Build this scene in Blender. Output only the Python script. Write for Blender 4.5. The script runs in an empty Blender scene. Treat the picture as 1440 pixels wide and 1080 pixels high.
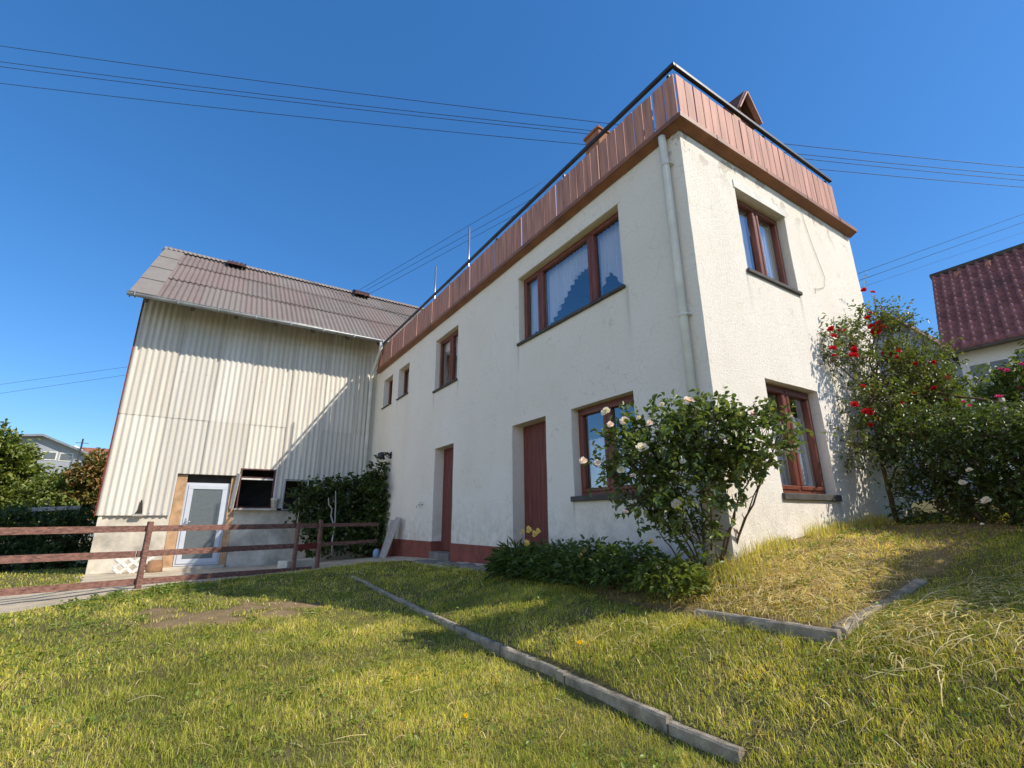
import bpy, math, random
import numpy as np
from mathutils import Vector, Matrix, noise as mnoise

R_ = math.radians
rnd = random.Random(7)
rng = np.random.default_rng(11)
scene = bpy.context.scene
COL = scene.collection

# ------------------------------------------------------------------ camera
CAM = np.array([2.715, -4.079, 0.0])          # eye level is z = 0, the house corner is x = y = 0
FPX = 665.3                                    # focal length in pixels of a 1440 wide picture
def _rot(yaw, pitch, roll):
    fwd = np.array([-math.cos(pitch)*math.sin(yaw), math.cos(pitch)*math.cos(yaw), math.sin(pitch)])
    r = np.array([math.cos(yaw), math.sin(yaw), 0.0]); u = np.cross(r, fwd)
    c, s = math.cos(roll), math.sin(roll)
    r2 = c*r+s*u; u2 = -s*r+c*u
    return np.array([r2, -u2, fwd])
ROT = _rot(R_(57.36), R_(16.008), R_(-0.477))
cam_data = bpy.data.cameras.new('camera'); cam = bpy.data.objects.new('camera', cam_data); COL.objects.link(cam)
cam_data.sensor_width = 36; cam_data.lens = 36*FPX/1440; cam_data.clip_start = 0.05; cam_data.clip_end = 1500
m = Matrix.Identity(4)
for i in range(3):
    m[i][0] = ROT[0][i]; m[i][1] = -ROT[1][i]; m[i][2] = -ROT[2][i]; m[i][3] = CAM[i]
cam.matrix_world = m
scene.camera = cam
def ray(px, py): return ROT.T @ np.array([(px-720)/FPX, (py-540)/FPX, 1.0])
def pt(px, py, axis, val):                     # survey helper: where a sight line meets a vertical or level plane
    d = ray(px, py); return CAM + d*((val-CAM[axis])/d[axis])
def pd(px, py, dist): return CAM + ray(px, py)*dist

# ------------------------------------------------------------------ light
SUN = np.array([0.909, 0.656, 1.0]); SUN = SUN/np.linalg.norm(SUN)
SUN_EL = math.asin(SUN[2])
world = bpy.data.worlds.new('World'); scene.world = world; world.use_nodes = True
wn = world.node_tree; wn.nodes.clear()
sky = wn.nodes.new('ShaderNodeTexSky'); sky.sky_type = 'NISHITA'; sky.sun_disc = False
sky.sun_elevation = SUN_EL; sky.sun_rotation = math.atan2(SUN[0], SUN[1])
sky.altitude = 0; sky.air_density = 1.0; sky.dust_density = 0.2; sky.ozone_density = 8.0
bg = wn.nodes.new('ShaderNodeBackground'); bg.inputs['Strength'].default_value = 0.125
hs = wn.nodes.new('ShaderNodeHueSaturation'); hs.inputs['Saturation'].default_value = 1.30; hs.inputs['Hue'].default_value = .505
gm = wn.nodes.new('ShaderNodeGamma'); gm.inputs[1].default_value = .76
wo = wn.nodes.new('ShaderNodeOutputWorld')
wn.links.new(sky.outputs[0], gm.inputs[0]); wn.links.new(gm.outputs[0], hs.inputs['Color']); 
# added glow in the unseen sky behind the camera, lifts the shaded house wall
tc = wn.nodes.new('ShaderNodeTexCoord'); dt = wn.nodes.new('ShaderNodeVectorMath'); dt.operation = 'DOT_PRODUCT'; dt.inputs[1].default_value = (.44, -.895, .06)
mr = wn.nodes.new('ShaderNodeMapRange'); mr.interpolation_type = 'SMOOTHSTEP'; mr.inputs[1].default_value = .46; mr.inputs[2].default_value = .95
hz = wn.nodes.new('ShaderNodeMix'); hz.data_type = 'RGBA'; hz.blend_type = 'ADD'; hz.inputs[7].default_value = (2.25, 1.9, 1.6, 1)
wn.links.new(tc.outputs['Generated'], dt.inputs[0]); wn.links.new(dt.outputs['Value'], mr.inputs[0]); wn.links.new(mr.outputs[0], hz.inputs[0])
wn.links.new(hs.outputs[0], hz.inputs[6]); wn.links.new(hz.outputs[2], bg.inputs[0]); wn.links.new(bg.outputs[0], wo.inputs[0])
sl = bpy.data.lights.new('sun', 'SUN'); sl.energy = 2.5; sl.angle = R_(0.53); sl.color = (1.0, 0.92, 0.80)
so = bpy.data.objects.new('sun', sl); COL.objects.link(so)
so.rotation_euler = Vector((SUN[0], SUN[1], SUN[2])).to_track_quat('Z', 'Y').to_euler()
so.location = (20, 22, 34)
vs = scene.view_settings; vs.view_transform = 'Standard'; vs.look = 'None'; vs.gamma = 1; vs.exposure = 1.1
scene.cycles.max_bounces = 8; scene.cycles.transparent_max_bounces = 12

# ------------------------------------------------------------------ node materials
MATS = {}
class NT:
    def __init__(s, name):
        s.m = bpy.data.materials.new(name); s.m.use_nodes = True; s.t = s.m.node_tree; s.t.nodes.clear()
        s.out = s.n('ShaderNodeOutputMaterial'); MATS[name] = s.m
        s.geo = None
    def n(s, typ, **kw):
        nd = s.t.nodes.new(typ)
        for k, v in kw.items(): setattr(nd, k, v)
        return nd
    def l(s, a, b): s.t.links.new(a, b)
    def pos(s):
        if s.geo is None: s.geo = s.n('ShaderNodeNewGeometry')
        return s.geo.outputs['Position']
    def mapped(s, scale):
        mp = s.n('ShaderNodeMapping'); mp.inputs['Scale'].default_value = scale; s.l(s.pos(), mp.inputs['Vector']); return mp.outputs[0]
    def noise(s, scale, detail=4, rough=.55, vec=None, dist=0):
        t = s.n('ShaderNodeTexNoise'); t.inputs['Scale'].default_value = scale; t.inputs['Detail'].default_value = detail
        t.inputs['Roughness'].default_value = rough; t.inputs['Distortion'].default_value = dist
        s.l(vec if vec else s.pos(), t.inputs['Vector']); return t.outputs['Fac']
    def ramp(s, fac, stops):
        r = s.n('ShaderNodeValToRGB'); e = r.color_ramp.elements
        while len(e) < len(stops): e.new(0.5)
        for i, (p, c) in enumerate(stops):
            e[i].position = p; e[i].color = (c if isinstance(c, tuple) else (c, c, c)) + (1,)
        s.l(fac, r.inputs[0]); return r.outputs[0]
    def mix(s, fac, a, b, mode='MIX'):
        x = s.n('ShaderNodeMix', data_type='RGBA', blend_type=mode)
        for v, i in ((fac, 0), (a, 6), (b, 7)):
            if isinstance(v, (int, float)): x.inputs[i].default_value = v
            elif isinstance(v, tuple): x.inputs[i].default_value = v + (1,)
            else: s.l(v, x.inputs[i])
        return x.outputs[2]
    def math(s, op, a, b=None):
        x = s.n('ShaderNodeMath', operation=op)
        for i, v in enumerate((a, b)):
            if v is None: continue
            if isinstance(v, (int, float)): x.inputs[i].default_value = v
            else: s.l(v, x.inputs[i])
        return x.outputs[0]
    def attr(s, name):
        a = s.n('ShaderNodeAttribute'); a.attribute_name = name; return a
    def bsdf(s, color, rough=.8, spec=.3, metal=0, bump=None, bstr=.4, bdist=.01):
        b = s.n('ShaderNodeBsdfPrincipled')
        if isinstance(color, tuple): b.inputs['Base Color'].default_value = color + (1,)
        else: s.l(color, b.inputs['Base Color'])
        if isinstance(rough, (int, float)): b.inputs['Roughness'].default_value = rough
        else: s.l(rough, b.inputs['Roughness'])
        b.inputs['Specular IOR Level'].default_value = spec; b.inputs['Metallic'].default_value = metal
        if bump is not None:
            bp = s.n('ShaderNodeBump'); bp.inputs['Strength'].default_value = bstr; bp.inputs['Distance'].default_value = bdist
            s.l(bump, bp.inputs['Height']); s.l(bp.outputs[0], b.inputs['Normal'])
        return b
    def done(s, b): s.l(b.outputs[0], s.out.inputs[0]); return s.m

def simple(name, col, rough=.7, var=.25, nscale=6, bscale=60, bstr=.25, spec=.3, metal=0, stretch=None, bdist=.006):
    t = NT(name)
    v = t.mapped(stretch) if stretch else None
    f = t.noise(nscale, 5, .6, v)
    c = t.mix(t.ramp(f, [(.3, 0.0), (.7, 1.0)]), tuple(x*(1-var) for x in col), tuple(min(1, x*(1+var)) for x in col))
    return t.done(t.bsdf(c, rough, spec, metal, t.noise(bscale, 4, .6, v), bstr, bdist))

def plaster(name, c0, c1, stains=True):
    t = NT(name)
    big = t.noise(.9, 5, .6); fine = t.noise(26, 5, .65)
    c = t.mix(t.ramp(big, [(.32, 0.0), (.68, 1.0)]), c0, c1)
    c = t.mix(t.ramp(fine, [(.30, .35), (.48, 0.0)]), c, tuple(x*.76 for x in c0))
    streak = t.noise(1.0, 5, .62, t.mapped((2.6, 2.6, .22)))
    c = t.mix(t.ramp(streak, [(.56, 0.0), (.80, .14)]), c, (.48, .43, .35))
    if stains:
        sx = t.n('ShaderNodeSeparateXYZ'); t.l(t.pos(), sx.inputs[0])
        # pock marks and grime: denser towards the weathered corner, along the foot and under the roof edge
        nx = t.math('ABSOLUTE', sx.outputs[0]); near = t.math('MULTIPLY', nx, .55)
        spk = t.noise(17, 3, .7); thr = t.math('ADD', spk, t.math('MULTIPLY', t.math('MINIMUM', near, 1.0), .05))
        c = t.mix(t.ramp(thr, [(.25, .7), (.31, 0.0)]), c, (.13, .115, .09))
        foot = t.n('ShaderNodeMapRange'); t.l(sx.outputs[2], foot.inputs[0])
        foot.inputs[1].default_value = -.55; foot.inputs[2].default_value = .35; foot.inputs[3].default_value = 1; foot.inputs[4].default_value = 0
        fm = t.math('MULTIPLY', foot.outputs[0], t.ramp(t.noise(5, 5, .7), [(.42, 0.0), (.62, .5)]))
        c = t.mix(fm, c, (.34, .31, .24))
        # bare patches where the render has come off below the roof ledge
        top = t.n('ShaderNodeMapRange'); t.l(sx.outputs[2], top.inputs[0])
        top.inputs[1].default_value = 3.85; top.inputs[2].default_value = 4.35; top.inputs[3].default_value = 0; top.inputs[4].default_value = 1
        chip = t.math('MULTIPLY', top.outputs[0], t.ramp(t.noise(3.1, 4, .6), [(.555, 0.0), (.57, 1.0)]))
        onb = t.math('GREATER_THAN', sx.outputs[0], -.25)
        c = t.mix(t.math('MULTIPLY', t.math('MULTIPLY', chip, onb), .6), c, (.34, .25, .19))
        # rain streaks below the ends of the sills and along the downpipe
        stn = None
        for ax, u, z1, ln in ((0, -3.46, 2.76, .55), (0, -1.00, 2.76, .7), (0, -6.94, 2.75, .5), (0, -5.72, 2.75, .4), (0, -2.19, .24, .4), (1, .965, 2.78, .6), (1, 2.155, 2.78, .75), (1, 2.14, .17, .3), (0, -9.41, 3.12, .4), (0, -.27, 4.3, 2.2)):
            a_ = t.math('SUBTRACT', 1.0, t.math('MULTIPLY', t.math('ABSOLUTE', t.math('ADD', sx.outputs[ax], -u)), 1/.045)); a_.node.use_clamp = True
            b_ = t.n('ShaderNodeMapRange'); t.l(sx.outputs[2], b_.inputs[0]); b_.inputs[1].default_value = z1-ln; b_.inputs[2].default_value = z1; b_.inputs[3].default_value = 0; b_.inputs[4].default_value = 1
            ab = t.math('MULTIPLY', a_, t.math('MULTIPLY', b_.outputs[0], t.math('LESS_THAN', sx.outputs[2], z1+.02)))
            stn = ab if stn is None else t.math('MAXIMUM', stn, ab)
        stn = t.math('MULTIPLY', stn, t.ramp(t.noise(1.0, 4, .6, t.mapped((22, 22, 1.2))), [(.35, .1), (.6, .6)]))
        c = t.mix(stn, c, (.25, .22, .17))
        # hair crack
        cr = t.math('ABSOLUTE', t.math('SUBTRACT', t.noise(1.15, 3, .55), .5))
        c = t.mix(t.ramp(cr, [(.0, .22), (.0022, 0.0)]), c, (.3, .27, .22))
    h = t.math('ADD', t.math('MULTIPLY', t.noise(34, 7, .82, None, .6), 1.6), t.math('MULTIPLY', t.noise(110, 3, .7), .5))
    return t.done(t.bsdf(c, .95, .12, 0, h, .7, .015))

plaster('plaster', (.86, .785, .66), (.905, .84, .735))
simple('plinth_paint', (.23, .072, .052), .85, .25, 4, 50, .5)
simple('reveal_paint', (.72, .69, .62), .9, .12, 5, 60, .3)
simple('brown_trim', (.25, .105, .052), .5, .3, 3, 40, .25, .4, 0, (1, 1, 1))
simple('board_brown', (.44, .215, .155), .62, .34, 2.2, 30, .3, .3, 0, (6, 6, .5))
simple('rail_dark', (.035, .033, .033), .45, .3, 8, 40, .2, .5)
simple('frame_wood', (.165, .048, .026), .42, .35, 3, 50, .3, .4, 0, (9, 9, 1.2))
simple('door_wood', (.16, .046, .034), .6, .4, 3, 60, .4, .3, 0, (14, 14, .7))
simple('sill_dark', (.075, .068, .06), .7, .35, 7, 60, .4)
simple('pipe_white', (.70, .68, .60), .45, .15, 3, 40, .15, .4)
simple('zinc', (.33, .34, .33), .42, .25, 3, 30, .15, .5, .6)
simple('chimney_clay', (.32, .135, .07), .85, .25, 8, 60, .4)
simple('fence_red', (.205, .105, .08), .75, .6, 5, 60, .5, .3, 0, (3, 3, 9))
simple('wood_grey', (.40, .37, .335), .85, .35, 4, 60, .5, .2, 0, (10, 10, 1))
simple('frame_dark', (.11, .05, .045), .7, .4, 5, 50, .4)
simple('timber_red', (.20, .035, .03), .75, .4, 5, 50, .4)
simple('kerb_concrete', (.34, .29, .215), .95, .45, 9, 120, .8, .2, 0, None, .012)
simple('block_white', (.72, .69, .62), .9, .12, 9, 90, .4)
simple('stump_wood', (.30, .17, .09), .9, .35, 8, 50, .5)
simple('pvc_white', (.56, .59, .63), .35, .06, 3, 30, .05, .5)
simple('frosted_glass', (.13, .145, .145), .22, .25, 60, 140, .35, .6)
simple('orange_plaster', (.50, .31, .17), .95, .28, 5, 60, .6)
simple('base_concrete', (.56, .50, .40), .95, .35, 2.2, 40, .7)
simple('dark_metal', (.05, .05, .052), .45, .3, 8, 40, .2, .5, .5)
simple('steel', (.55, .56, .57), .3, .1, 4, 30, .05, .5, .9)
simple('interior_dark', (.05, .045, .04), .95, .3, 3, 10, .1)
simple('soffit_dark', (.10, .075, .055), .9, .3, 4, 30, .3)
simple('asphalt_slab', (.21, .195, .17), .95, .35, 3, 60, .6)
simple('stem_brown', (.13, .085, .05), .85, .4, 14, 90, .5)
simple('stem_green', (.10, .12, .04), .8, .4, 14, 90, .3)
simple('grey_wall', (.33, .35, .37), .85, .12, 1.2, 20, .15)
simple('neighbour_wall', (.72, .70, .64), .9, .08, 1.5, 30, .2)
simple('shed_roof_brown', (.13, .06, .035), .7, .3, 5, 40, .3)
simple('orange_roof', (.27, .11, .07), .85, .2, 4, 20, .3)
simple('wire_black', (.03, .03, .035), .5, .1, 4, 10, 0)
simple('terracotta', (.55, .5, .44), .85, .2, 10, 40, .3)
simple('tip_brown', (.07, .035, .03), .8, .3, 10, 40, .3)
simple('blue_plastic', (.25, .34, .45), .5, .1, 4, 20, .1)

def glass(name, tint, fac):
    t = NT(name)
    tr = t.n('ShaderNodeBsdfTransparent'); tr.inputs[0].default_value = tint + (1,)
    gl = t.n('ShaderNodeBsdfGlossy'); gl.inputs[0].default_value = (.95, .97, 1, 1); gl.inputs['Roughness'].default_value = .015
    lw = t.n('ShaderNodeLayerWeight'); lw.inputs[0].default_value = .5
    bp = t.n('ShaderNodeBump'); bp.inputs['Strength'].default_value = .03; bp.inputs['Distance'].default_value = .02
    t.l(t.noise(2.2, 2), bp.inputs['Height']); t.l(bp.outputs[0], gl.inputs['Normal'])
    f = t.math('ADD', t.math('MULTIPLY', t.math('POWER', lw.outputs['Facing'], 3.5), .75), fac)
    mx = t.n('ShaderNodeMixShader'); t.l(f, mx.inputs[0]); t.l(tr.outputs[0], mx.inputs[1]); t.l(gl.outputs[0], mx.inputs[2])
    t.l(mx.outputs[0], t.out.inputs[0])
glass('window_glass', (.93, .95, .97), .21)

def cloth(name, col, tl=.35):
    t = NT(name)
    d = t.bsdf(t.mix(t.noise(40, 3), tuple(x*.93 for x in col), col), .9, .1)
    tr = t.n('ShaderNodeBsdfTranslucent'); tr.inputs[0].default_value = col + (1,)
    mx = t.n('ShaderNodeMixShader'); mx.inputs[0].default_value = tl
    t.l(d.outputs[0], mx.inputs[1]); t.l(tr.outputs[0], mx.inputs[2]); t.l(mx.outputs[0], t.out.inputs[0])
cloth('lace', (.87, .88, .90), .3)

def leafmat(name, rough=.5, spec=.35, tl=.3, var=.25):
    t = NT(name)
    a = t.attr('tint').outputs['Color']
    c = t.mix(t.ramp(t.noise(9, 3), [(.3, 0.0), (.7, 1.0)]), a, t.mix(1.0, a, (1+var, 1+var*.8, 1.0), 'MULTIPLY'))
    d = t.bsdf(c, rough, spec)
    tr = t.n('ShaderNodeBsdfTranslucent'); t.l(t.mix(1.0, c, (1.5, 1.45, .7), 'MULTIPLY'), tr.inputs[0])
    mx = t.n('ShaderNodeMixShader'); mx.inputs[0].default_value = tl
    t.l(d.outputs[0], mx.inputs[1]); t.l(tr.outputs[0], mx.inputs[2]); t.l(mx.outputs[0], t.out.inputs[0])
leafmat('leaf', .42, .5); leafmat('grass_blade', .55, .25, .42); leafmat('petal', .7, .15, .3, .05)

def fibre_cement(name, kind):
    t = NT(name)
    a = t.attr('tint').outputs['Color']
    if kind == 'wall':
        s1 = t.noise(1.0, 5, .6, t.mapped((5, 7, .25))); s2 = t.noise(1.0, 5, .65, t.mapped((14, 18, .5)))
        c = t.mix(t.ramp(s1, [(.38, 0.0), (.72, .55)]), a, (.50, .44, .36))
        c = t.mix(t.ramp(s2, [(.54, 0.0), (.76, .42)]), c, (.33, .28, .23))
        c = t.mix(t.ramp(t.noise(30, 4, .7), [(.28, .3), (.42, 0.0)]), c, (.30, .25, .20))
        return t.done(t.bsdf(c, .9, .15, 0, t.noise(90, 3), .2, .004))
    c = t.mix(t.ramp(t.noise(4, 6, .7), [(.35, 0.0), (.65, .7)]), a, (.22, .19, .165))
    c = t.mix(t.ramp(t.noise(22, 5, .75), [(.56, 0.0), (.68, .75)]), c, (.30, .28, .235))
    c = t.mix(t.ramp(t.noise(38, 4, .7), [(.28, .75), (.4, 0.0)]), c, (.055, .04, .035))
    c = t.mix(t.ramp(t.noise(1.3, 4, .6), [(.5, 0.0), (.75, .35)]), c, (.15, .10, .09))
    return t.done(t.bsdf(c, .95, .12, 0, t.noise(60, 5, .7), .5, .008))
fibre_cement('fibre_wall', 'wall'); fibre_cement('fibre_roof', 'roof')

def rooftile():
    t = NT('roof_tile'); a = t.attr('tint').outputs['Color']
    c = t.mix(t.ramp(t.noise(14, 5, .7), [(.4, 0.0), (.7, .6)]), a, (.07, .035, .035))
    c = t.mix(t.ramp(t.noise(.8, 4, .7), [(.52, 0.0), (.7, .35)]), c, (.055, .045, .05))
    t.done(t.bsdf(c, .8, .3, 0, t.noise(50, 4), .3, .006))
rooftile()

def soil():
    t = NT('soil'); a = t.attr('tint').outputs['Color']
    c = t.mix(t.ramp(t.noise(7, 6, .7), [(.35, 0.0), (.65, .7)]), a, t.mix(1.0, a, (.55, .5, .45), 'MULTIPLY'))
    c = t.mix(t.ramp(t.noise(60, 5, .75), [(.5, 0.0), (.72, .55)]), c, t.mix(1.0, a, (1.9, 1.75, 1.4), 'MULTIPLY'))
    t.done(t.bsdf(c, .97, .1, 0, t.noise(45, 6, .75), .8, .03))
soil()
def sand():
    t = NT('sand')
    c = t.mix(t.ramp(t.noise(2.2, 6, .65), [(.35, 0.0), (.66, 1.0)]), (.64, .545, .39), (.46, .38, .26))
    c = t.mix(t.ramp(t.noise(55, 5, .75), [(.5, 0.0), (.7, .6)]), c, (.74, .67, .52))
    c = t.mix(t.ramp(t.noise(33, 4, .7), [(.3, .7), (.42, 0.0)]), c, (.17, .14, .10))
    t.done(t.bsdf(c, .97, .1, 0, t.noise(50, 6, .75), .9, .025))
sand()

# ------------------------------------------------------------------ object helpers
def tag(o, label=None, cat=None, group=None, kind=None):
    if label: o['label'] = label
    if cat: o['category'] = cat
    if group: o['group'] = group
    if kind: o['kind'] = kind
    return o
def empty(name, loc, label=None, cat=None, group=None):
    o = bpy.data.objects.new(name, None); COL.objects.link(o); o.location = tuple(float(v) for v in loc); o.empty_display_size = .2
    return tag(o, label, cat, group)
def origin(o):
    v = Vector((0, 0, 0))
    while o is not None: v = v + o.location; o = o.parent
    return v
def link(name, me, parent, loc=None):
    o = bpy.data.objects.new(name, me); COL.objects.link(o)
    if parent is not None: o.parent = parent
    if loc is not None: o.location = loc
    return o
class MB:
    def __init__(s): s.v = []; s.f = []; s.mi = []; s.cur = 0; s.sm = []
    def add(s, vs_, fs, smooth=False):
        b = len(s.v); s.v += [tuple(float(q) for q in p) for p in vs_]
        for f in fs: s.f.append(tuple(i+b for i in f)); s.mi.append(s.cur); s.sm.append(smooth)
    def box(s, a, b, j=0.0, bev=0.0):
        x0, x1 = sorted((a[0], b[0])); y0, y1 = sorted((a[1], b[1])); z0, z1 = sorted((a[2], b[2]))
        c = Vector(((x0+x1)/2, (y0+y1)/2, (z0+z1)/2))
        s.obox(c, Vector((1, 0, 0)), Vector((0, 1, 0)), Vector((0, 0, 1)), (x1-x0)/2, (y1-y0)/2, (z1-z0)/2, j, bev)
    def obox(s, c, X, Y, Z, hx, hy, hz, j=0.0, bev=0.0):
        c = Vector(c); P = []
        bev = min(bev, .45*min(hx, hy, hz)*2)
        if bev <= 0:
            for k in (-1, 1):
                for q, p in ((-1, -1), (1, -1), (1, 1), (-1, 1)): P.append(c+X*hx*q+Y*hy*p+Z*hz*k)
            F = [(3, 2, 1, 0), (4, 5, 6, 7), (0, 1, 5, 4), (1, 2, 6, 5), (2, 3, 7, 6), (3, 0, 4, 7)]
        else:                                   # chamfered: 24 vertices, each corner has one per face
            idx = {}
            for sx in (-1, 1):
                for sy in (-1, 1):
                    for sz in (-1, 1):
                        for ax in range(3):
                            h = [hx-bev, hy-bev, hz-bev]; h[ax] += bev
                            idx[(sx, sy, sz, ax)] = len(P); P.append(c+X*h[0]*sx+Y*h[1]*sy+Z*h[2]*sz)
            F = []
            for ax in range(3):
                u, w = [(1, 2), (2, 0), (0, 1)][ax]
                for sg in (-1, 1):
                    q = []
                    for a_, b_ in ((-1, -1), (1, -1), (1, 1), (-1, 1)):
                        k = [0, 0, 0]; k[ax] = sg; k[u] = a_; k[w] = b_; q.append(idx[(k[0], k[1], k[2], ax)])
                    F.append(tuple(q if sg > 0 else q[::-1]))
                for su in (-1, 1):
                    for sw in (-1, 1):          # edge strips along axis ax
                        k0 = [0, 0, 0]; k0[u] = su; k0[w] = sw
                        k1 = list(k0); k0[ax] = -1; k1[ax] = 1
                        q = [idx[(*k0, u)], idx[(*k1, u)], idx[(*k1, w)], idx[(*k0, w)]]
                        F.append(tuple(q if su*sw < 0 else q[::-1]))
            for sx in (-1, 1):
                for sy in (-1, 1):
                    for sz in (-1, 1):
                        q = [idx[(sx, sy, sz, a_)] for a_ in range(3)]
                        F.append(tuple(q if sx*sy*sz > 0 else q[::-1]))
        if j: P = [p+Vector((rnd.uniform(-j, j), rnd.uniform(-j, j), rnd.uniform(-j, j))) for p in P]
        s.add(P, F)
    def beam(s, a, b, w, h, up=(0, 0, 1), j=0.0, bev=0.0):
        a = Vector(a); b = Vector(b); d = b-a; L = d.length; X = d/L; up = Vector(up)
        Y = up.cross(X).normalized(); Z = X.cross(Y)
        s.obox((a+b)/2, X, Y, Z, L/2, w/2, h/2, j, bev)
    def tube(s, pts, r, n=8, cap=True):
        pts = [Vector(p) for p in pts]; rs = r if isinstance(r, (list, tuple)) else [r]*len(pts)
        V = []; F = []; prev = None
        for i, p in enumerate(pts):
            d = (pts[min(i+1, len(pts)-1)]-pts[max(i-1, 0)])
            if d.length < 1e-9: d = Vector((0, 0, 1))
            d.normalize()
            if prev is None:
                a = d.cross(Vector((.3, .1, 1))); a = a if a.length > 1e-3 else d.cross(Vector((1, 0, 0)))
            else: a = prev-d*prev.dot(d)
            a.normalize(); prev = a; b = d.cross(a)
            for k in range(n):
                t = 2*math.pi*k/n; V.append(p+(a*math.cos(t)+b*math.sin(t))*rs[i])
        for i in range(len(pts)-1):
            for k in range(n): F.append((i*n+k, i*n+(k+1) % n, (i+1)*n+(k+1) % n, (i+1)*n+k))
        if cap: F.append(tuple(range(n-1, -1, -1))); F.append(tuple(range((len(pts)-1)*n, len(pts)*n)))
        s.add(V, F, True)
    def prism(s, poly, ext):                     # planar polygon extruded by vector ext
        n = len(poly); e = Vector(ext); V = [Vector(p) for p in poly]+[Vector(p)+e for p in poly]
        s.add(V, [tuple(range(n-1, -1, -1)), tuple(range(n, 2*n))]+[(i, (i+1) % n, n+(i+1) % n, n+i) for i in range(n)])
    def lathe(s, c, prof, n=12):
        V = []; F = []
        for r, z in prof:
            for k in range(n): V.append((c[0]+r*math.cos(2*math.pi*k/n), c[1]+r*math.sin(2*math.pi*k/n), c[2]+z))
        for i in range(len(prof)-1):
            for k in range(n): F.append((i*n+k, i*n+(k+1) % n, (i+1)*n+(k+1) % n, (i+1)*n+k))
        s.add(V, F, True)
    def build(s, name, mat, parent=None, tint=None, loc=None):
        off = origin(parent) if parent is not None else (Vector(loc) if loc is not None else Vector((0, 0, 0)))
        me = bpy.data.meshes.new(name); me.from_pydata([(p[0]-off.x, p[1]-off.y, p[2]-off.z) for p in s.v], [], s.f)
        for mm in (mat if isinstance(mat, (list, tuple)) else [mat]): me.materials.append(MATS[mm])
        me.polygons.foreach_set('material_index', s.mi); me.polygons.foreach_set('use_smooth', s.sm)
        if tint is not None:
            at = me.attributes.new('tint', 'FLOAT_COLOR', 'POINT'); c = np.ones((len(s.v), 4), np.float32)
            c[:, :3] = tint; at.data.foreach_set('color', c.ravel())
        me.validate(); me.update()
        return link(name, me, parent, None if parent is not None else off)

def np_mesh(name, V, F, mat, parent=None, tint=None, smooth=False, loc=None):
    """V (n,3); F list of integer arrays (m,3) or (m,4)"""
    off = np.array(origin(parent)) if parent is not None else np.array(loc if loc is not None else (0, 0, 0), float)
    me = bpy.data.meshes.new(name); V = (V-off).astype(np.float32)
    me.vertices.add(len(V)); me.vertices.foreach_set('co', V.ravel())
    tot = sum(f.size for f in F); npoly = sum(len(f) for f in F)
    me.loops.add(tot); me.polygons.add(npoly)
    me.loops.foreach_set('vertex_index', np.concatenate([f.ravel() for f in F]).astype(np.int32))
    st = []; b = 0
    for f in F: st.append(b+np.arange(len(f))*f.shape[1]); b += f.size
    me.polygons.foreach_set('loop_start', np.concatenate(st).astype(np.int32))
    if smooth: me.polygons.foreach_set('use_smooth', np.ones(npoly, bool))
    me.materials.append(MATS[mat])
    if tint is not None:
        at = me.attributes.new('tint', 'FLOAT_COLOR', 'POINT'); c = np.ones((len(V), 4), np.float32); c[:, :3] = tint
        at.data.foreach_set('color', c.ravel())
    me.update(calc_edges=True)
    return link(name, me, parent, None if parent is not None else tuple(off))

# ------------------------------------------------------------------ terrain
def tps_fit(P):
    P = np.array(P, float); n = len(P); X = P[:, :2]
    d = np.linalg.norm(X[:, None]-X[None], axis=2)
    K = np.where(d > 0, d*d*np.log(np.maximum(d, 1e-9)), 0)+np.eye(n)*.02
    A = np.zeros((n+3, n+3)); A[:n, :n] = K; A[:n, n] = 1; A[:n, n+1:] = X; A[n, :n] = 1; A[n+1:, :n] = X.T
    w = np.linalg.solve(A, np.concatenate([P[:, 2], [0, 0, 0]]))
    def f(x, y):
        sh = np.shape(x); x = np.ravel(x); y = np.ravel(y); out = np.empty(len(x))
        for i in range(0, len(x), 20000):
            a = x[i:i+20000]; b = y[i:i+20000]
            dd = np.hypot(a[:, None]-X[None, :, 0], b[:, None]-X[None, :, 1])
            out[i:i+20000] = np.where(dd > 0, dd*dd*np.log(np.maximum(dd, 1e-9)), 0) @ w[:n]+w[n]+w[n+1]*a+w[n+2]*b
        return out.reshape(sh)
    return f
def kerb_y(x): return -1.865-.018*(np.asarray(x, float)-1.16)
def kerb_z(x): x = np.asarray(x, float); return np.interp(x, [-9, -6.3, -5.4, -2.4, 1.16, 2], [-.86, -.885, -.90, -.975, -1.0, -1.0])
shared = [(-11.6, -6, -1.07), (-11.6, -2, -1.06), (-9.6, -.1, -.86), (-14, -9, -1.15), (-11, -9, -1.12), (-8, -8, -1.1), (2, -8, -1.25), (7, -7, -1.2), (4.5, -3.6, -1.06),
          (-9.8, 1, -.86), (-9.8, 4, -.8), (-16, 4, -.9), (-20, -6, -1.2)]
upper = tps_fit(shared+[(-8.15, 0, -.79), (-6.4, 0, -.745), (-4.1, 0, -.69), (-2, -.35, -.69), (-.6, -.75, -.735), (.3, -.95, -.705), (1.2, -.95, -.69), (1.25, .35, -.49),
                        (1.1, -1.82, -1.0), (-1, -1.76, -.985), (-2.4, -1.74, -.972), (-4.2, -1.70, -.935), (-6.3, -1.65, -.89), (-8, -1.3, -.90), (-3, -.9, -.82), (-5.5, -.8, -.81), (-.8, -1.35, -.80), (.4, -1.35, -.80), (-2, -1.3, -.85),
                        (2.0, -.9, -.46), (1.9, -1.8, -.72), (2.6, -2.6, -.90), (3.6, -1.2, -.52), (1.5, 1, -.29), (1, 3, -.06), (0, 4.2, 0), (3, 3, -.02), (5, 1, -.1), (6, 5, .25), (1, 6, .2)])
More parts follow.
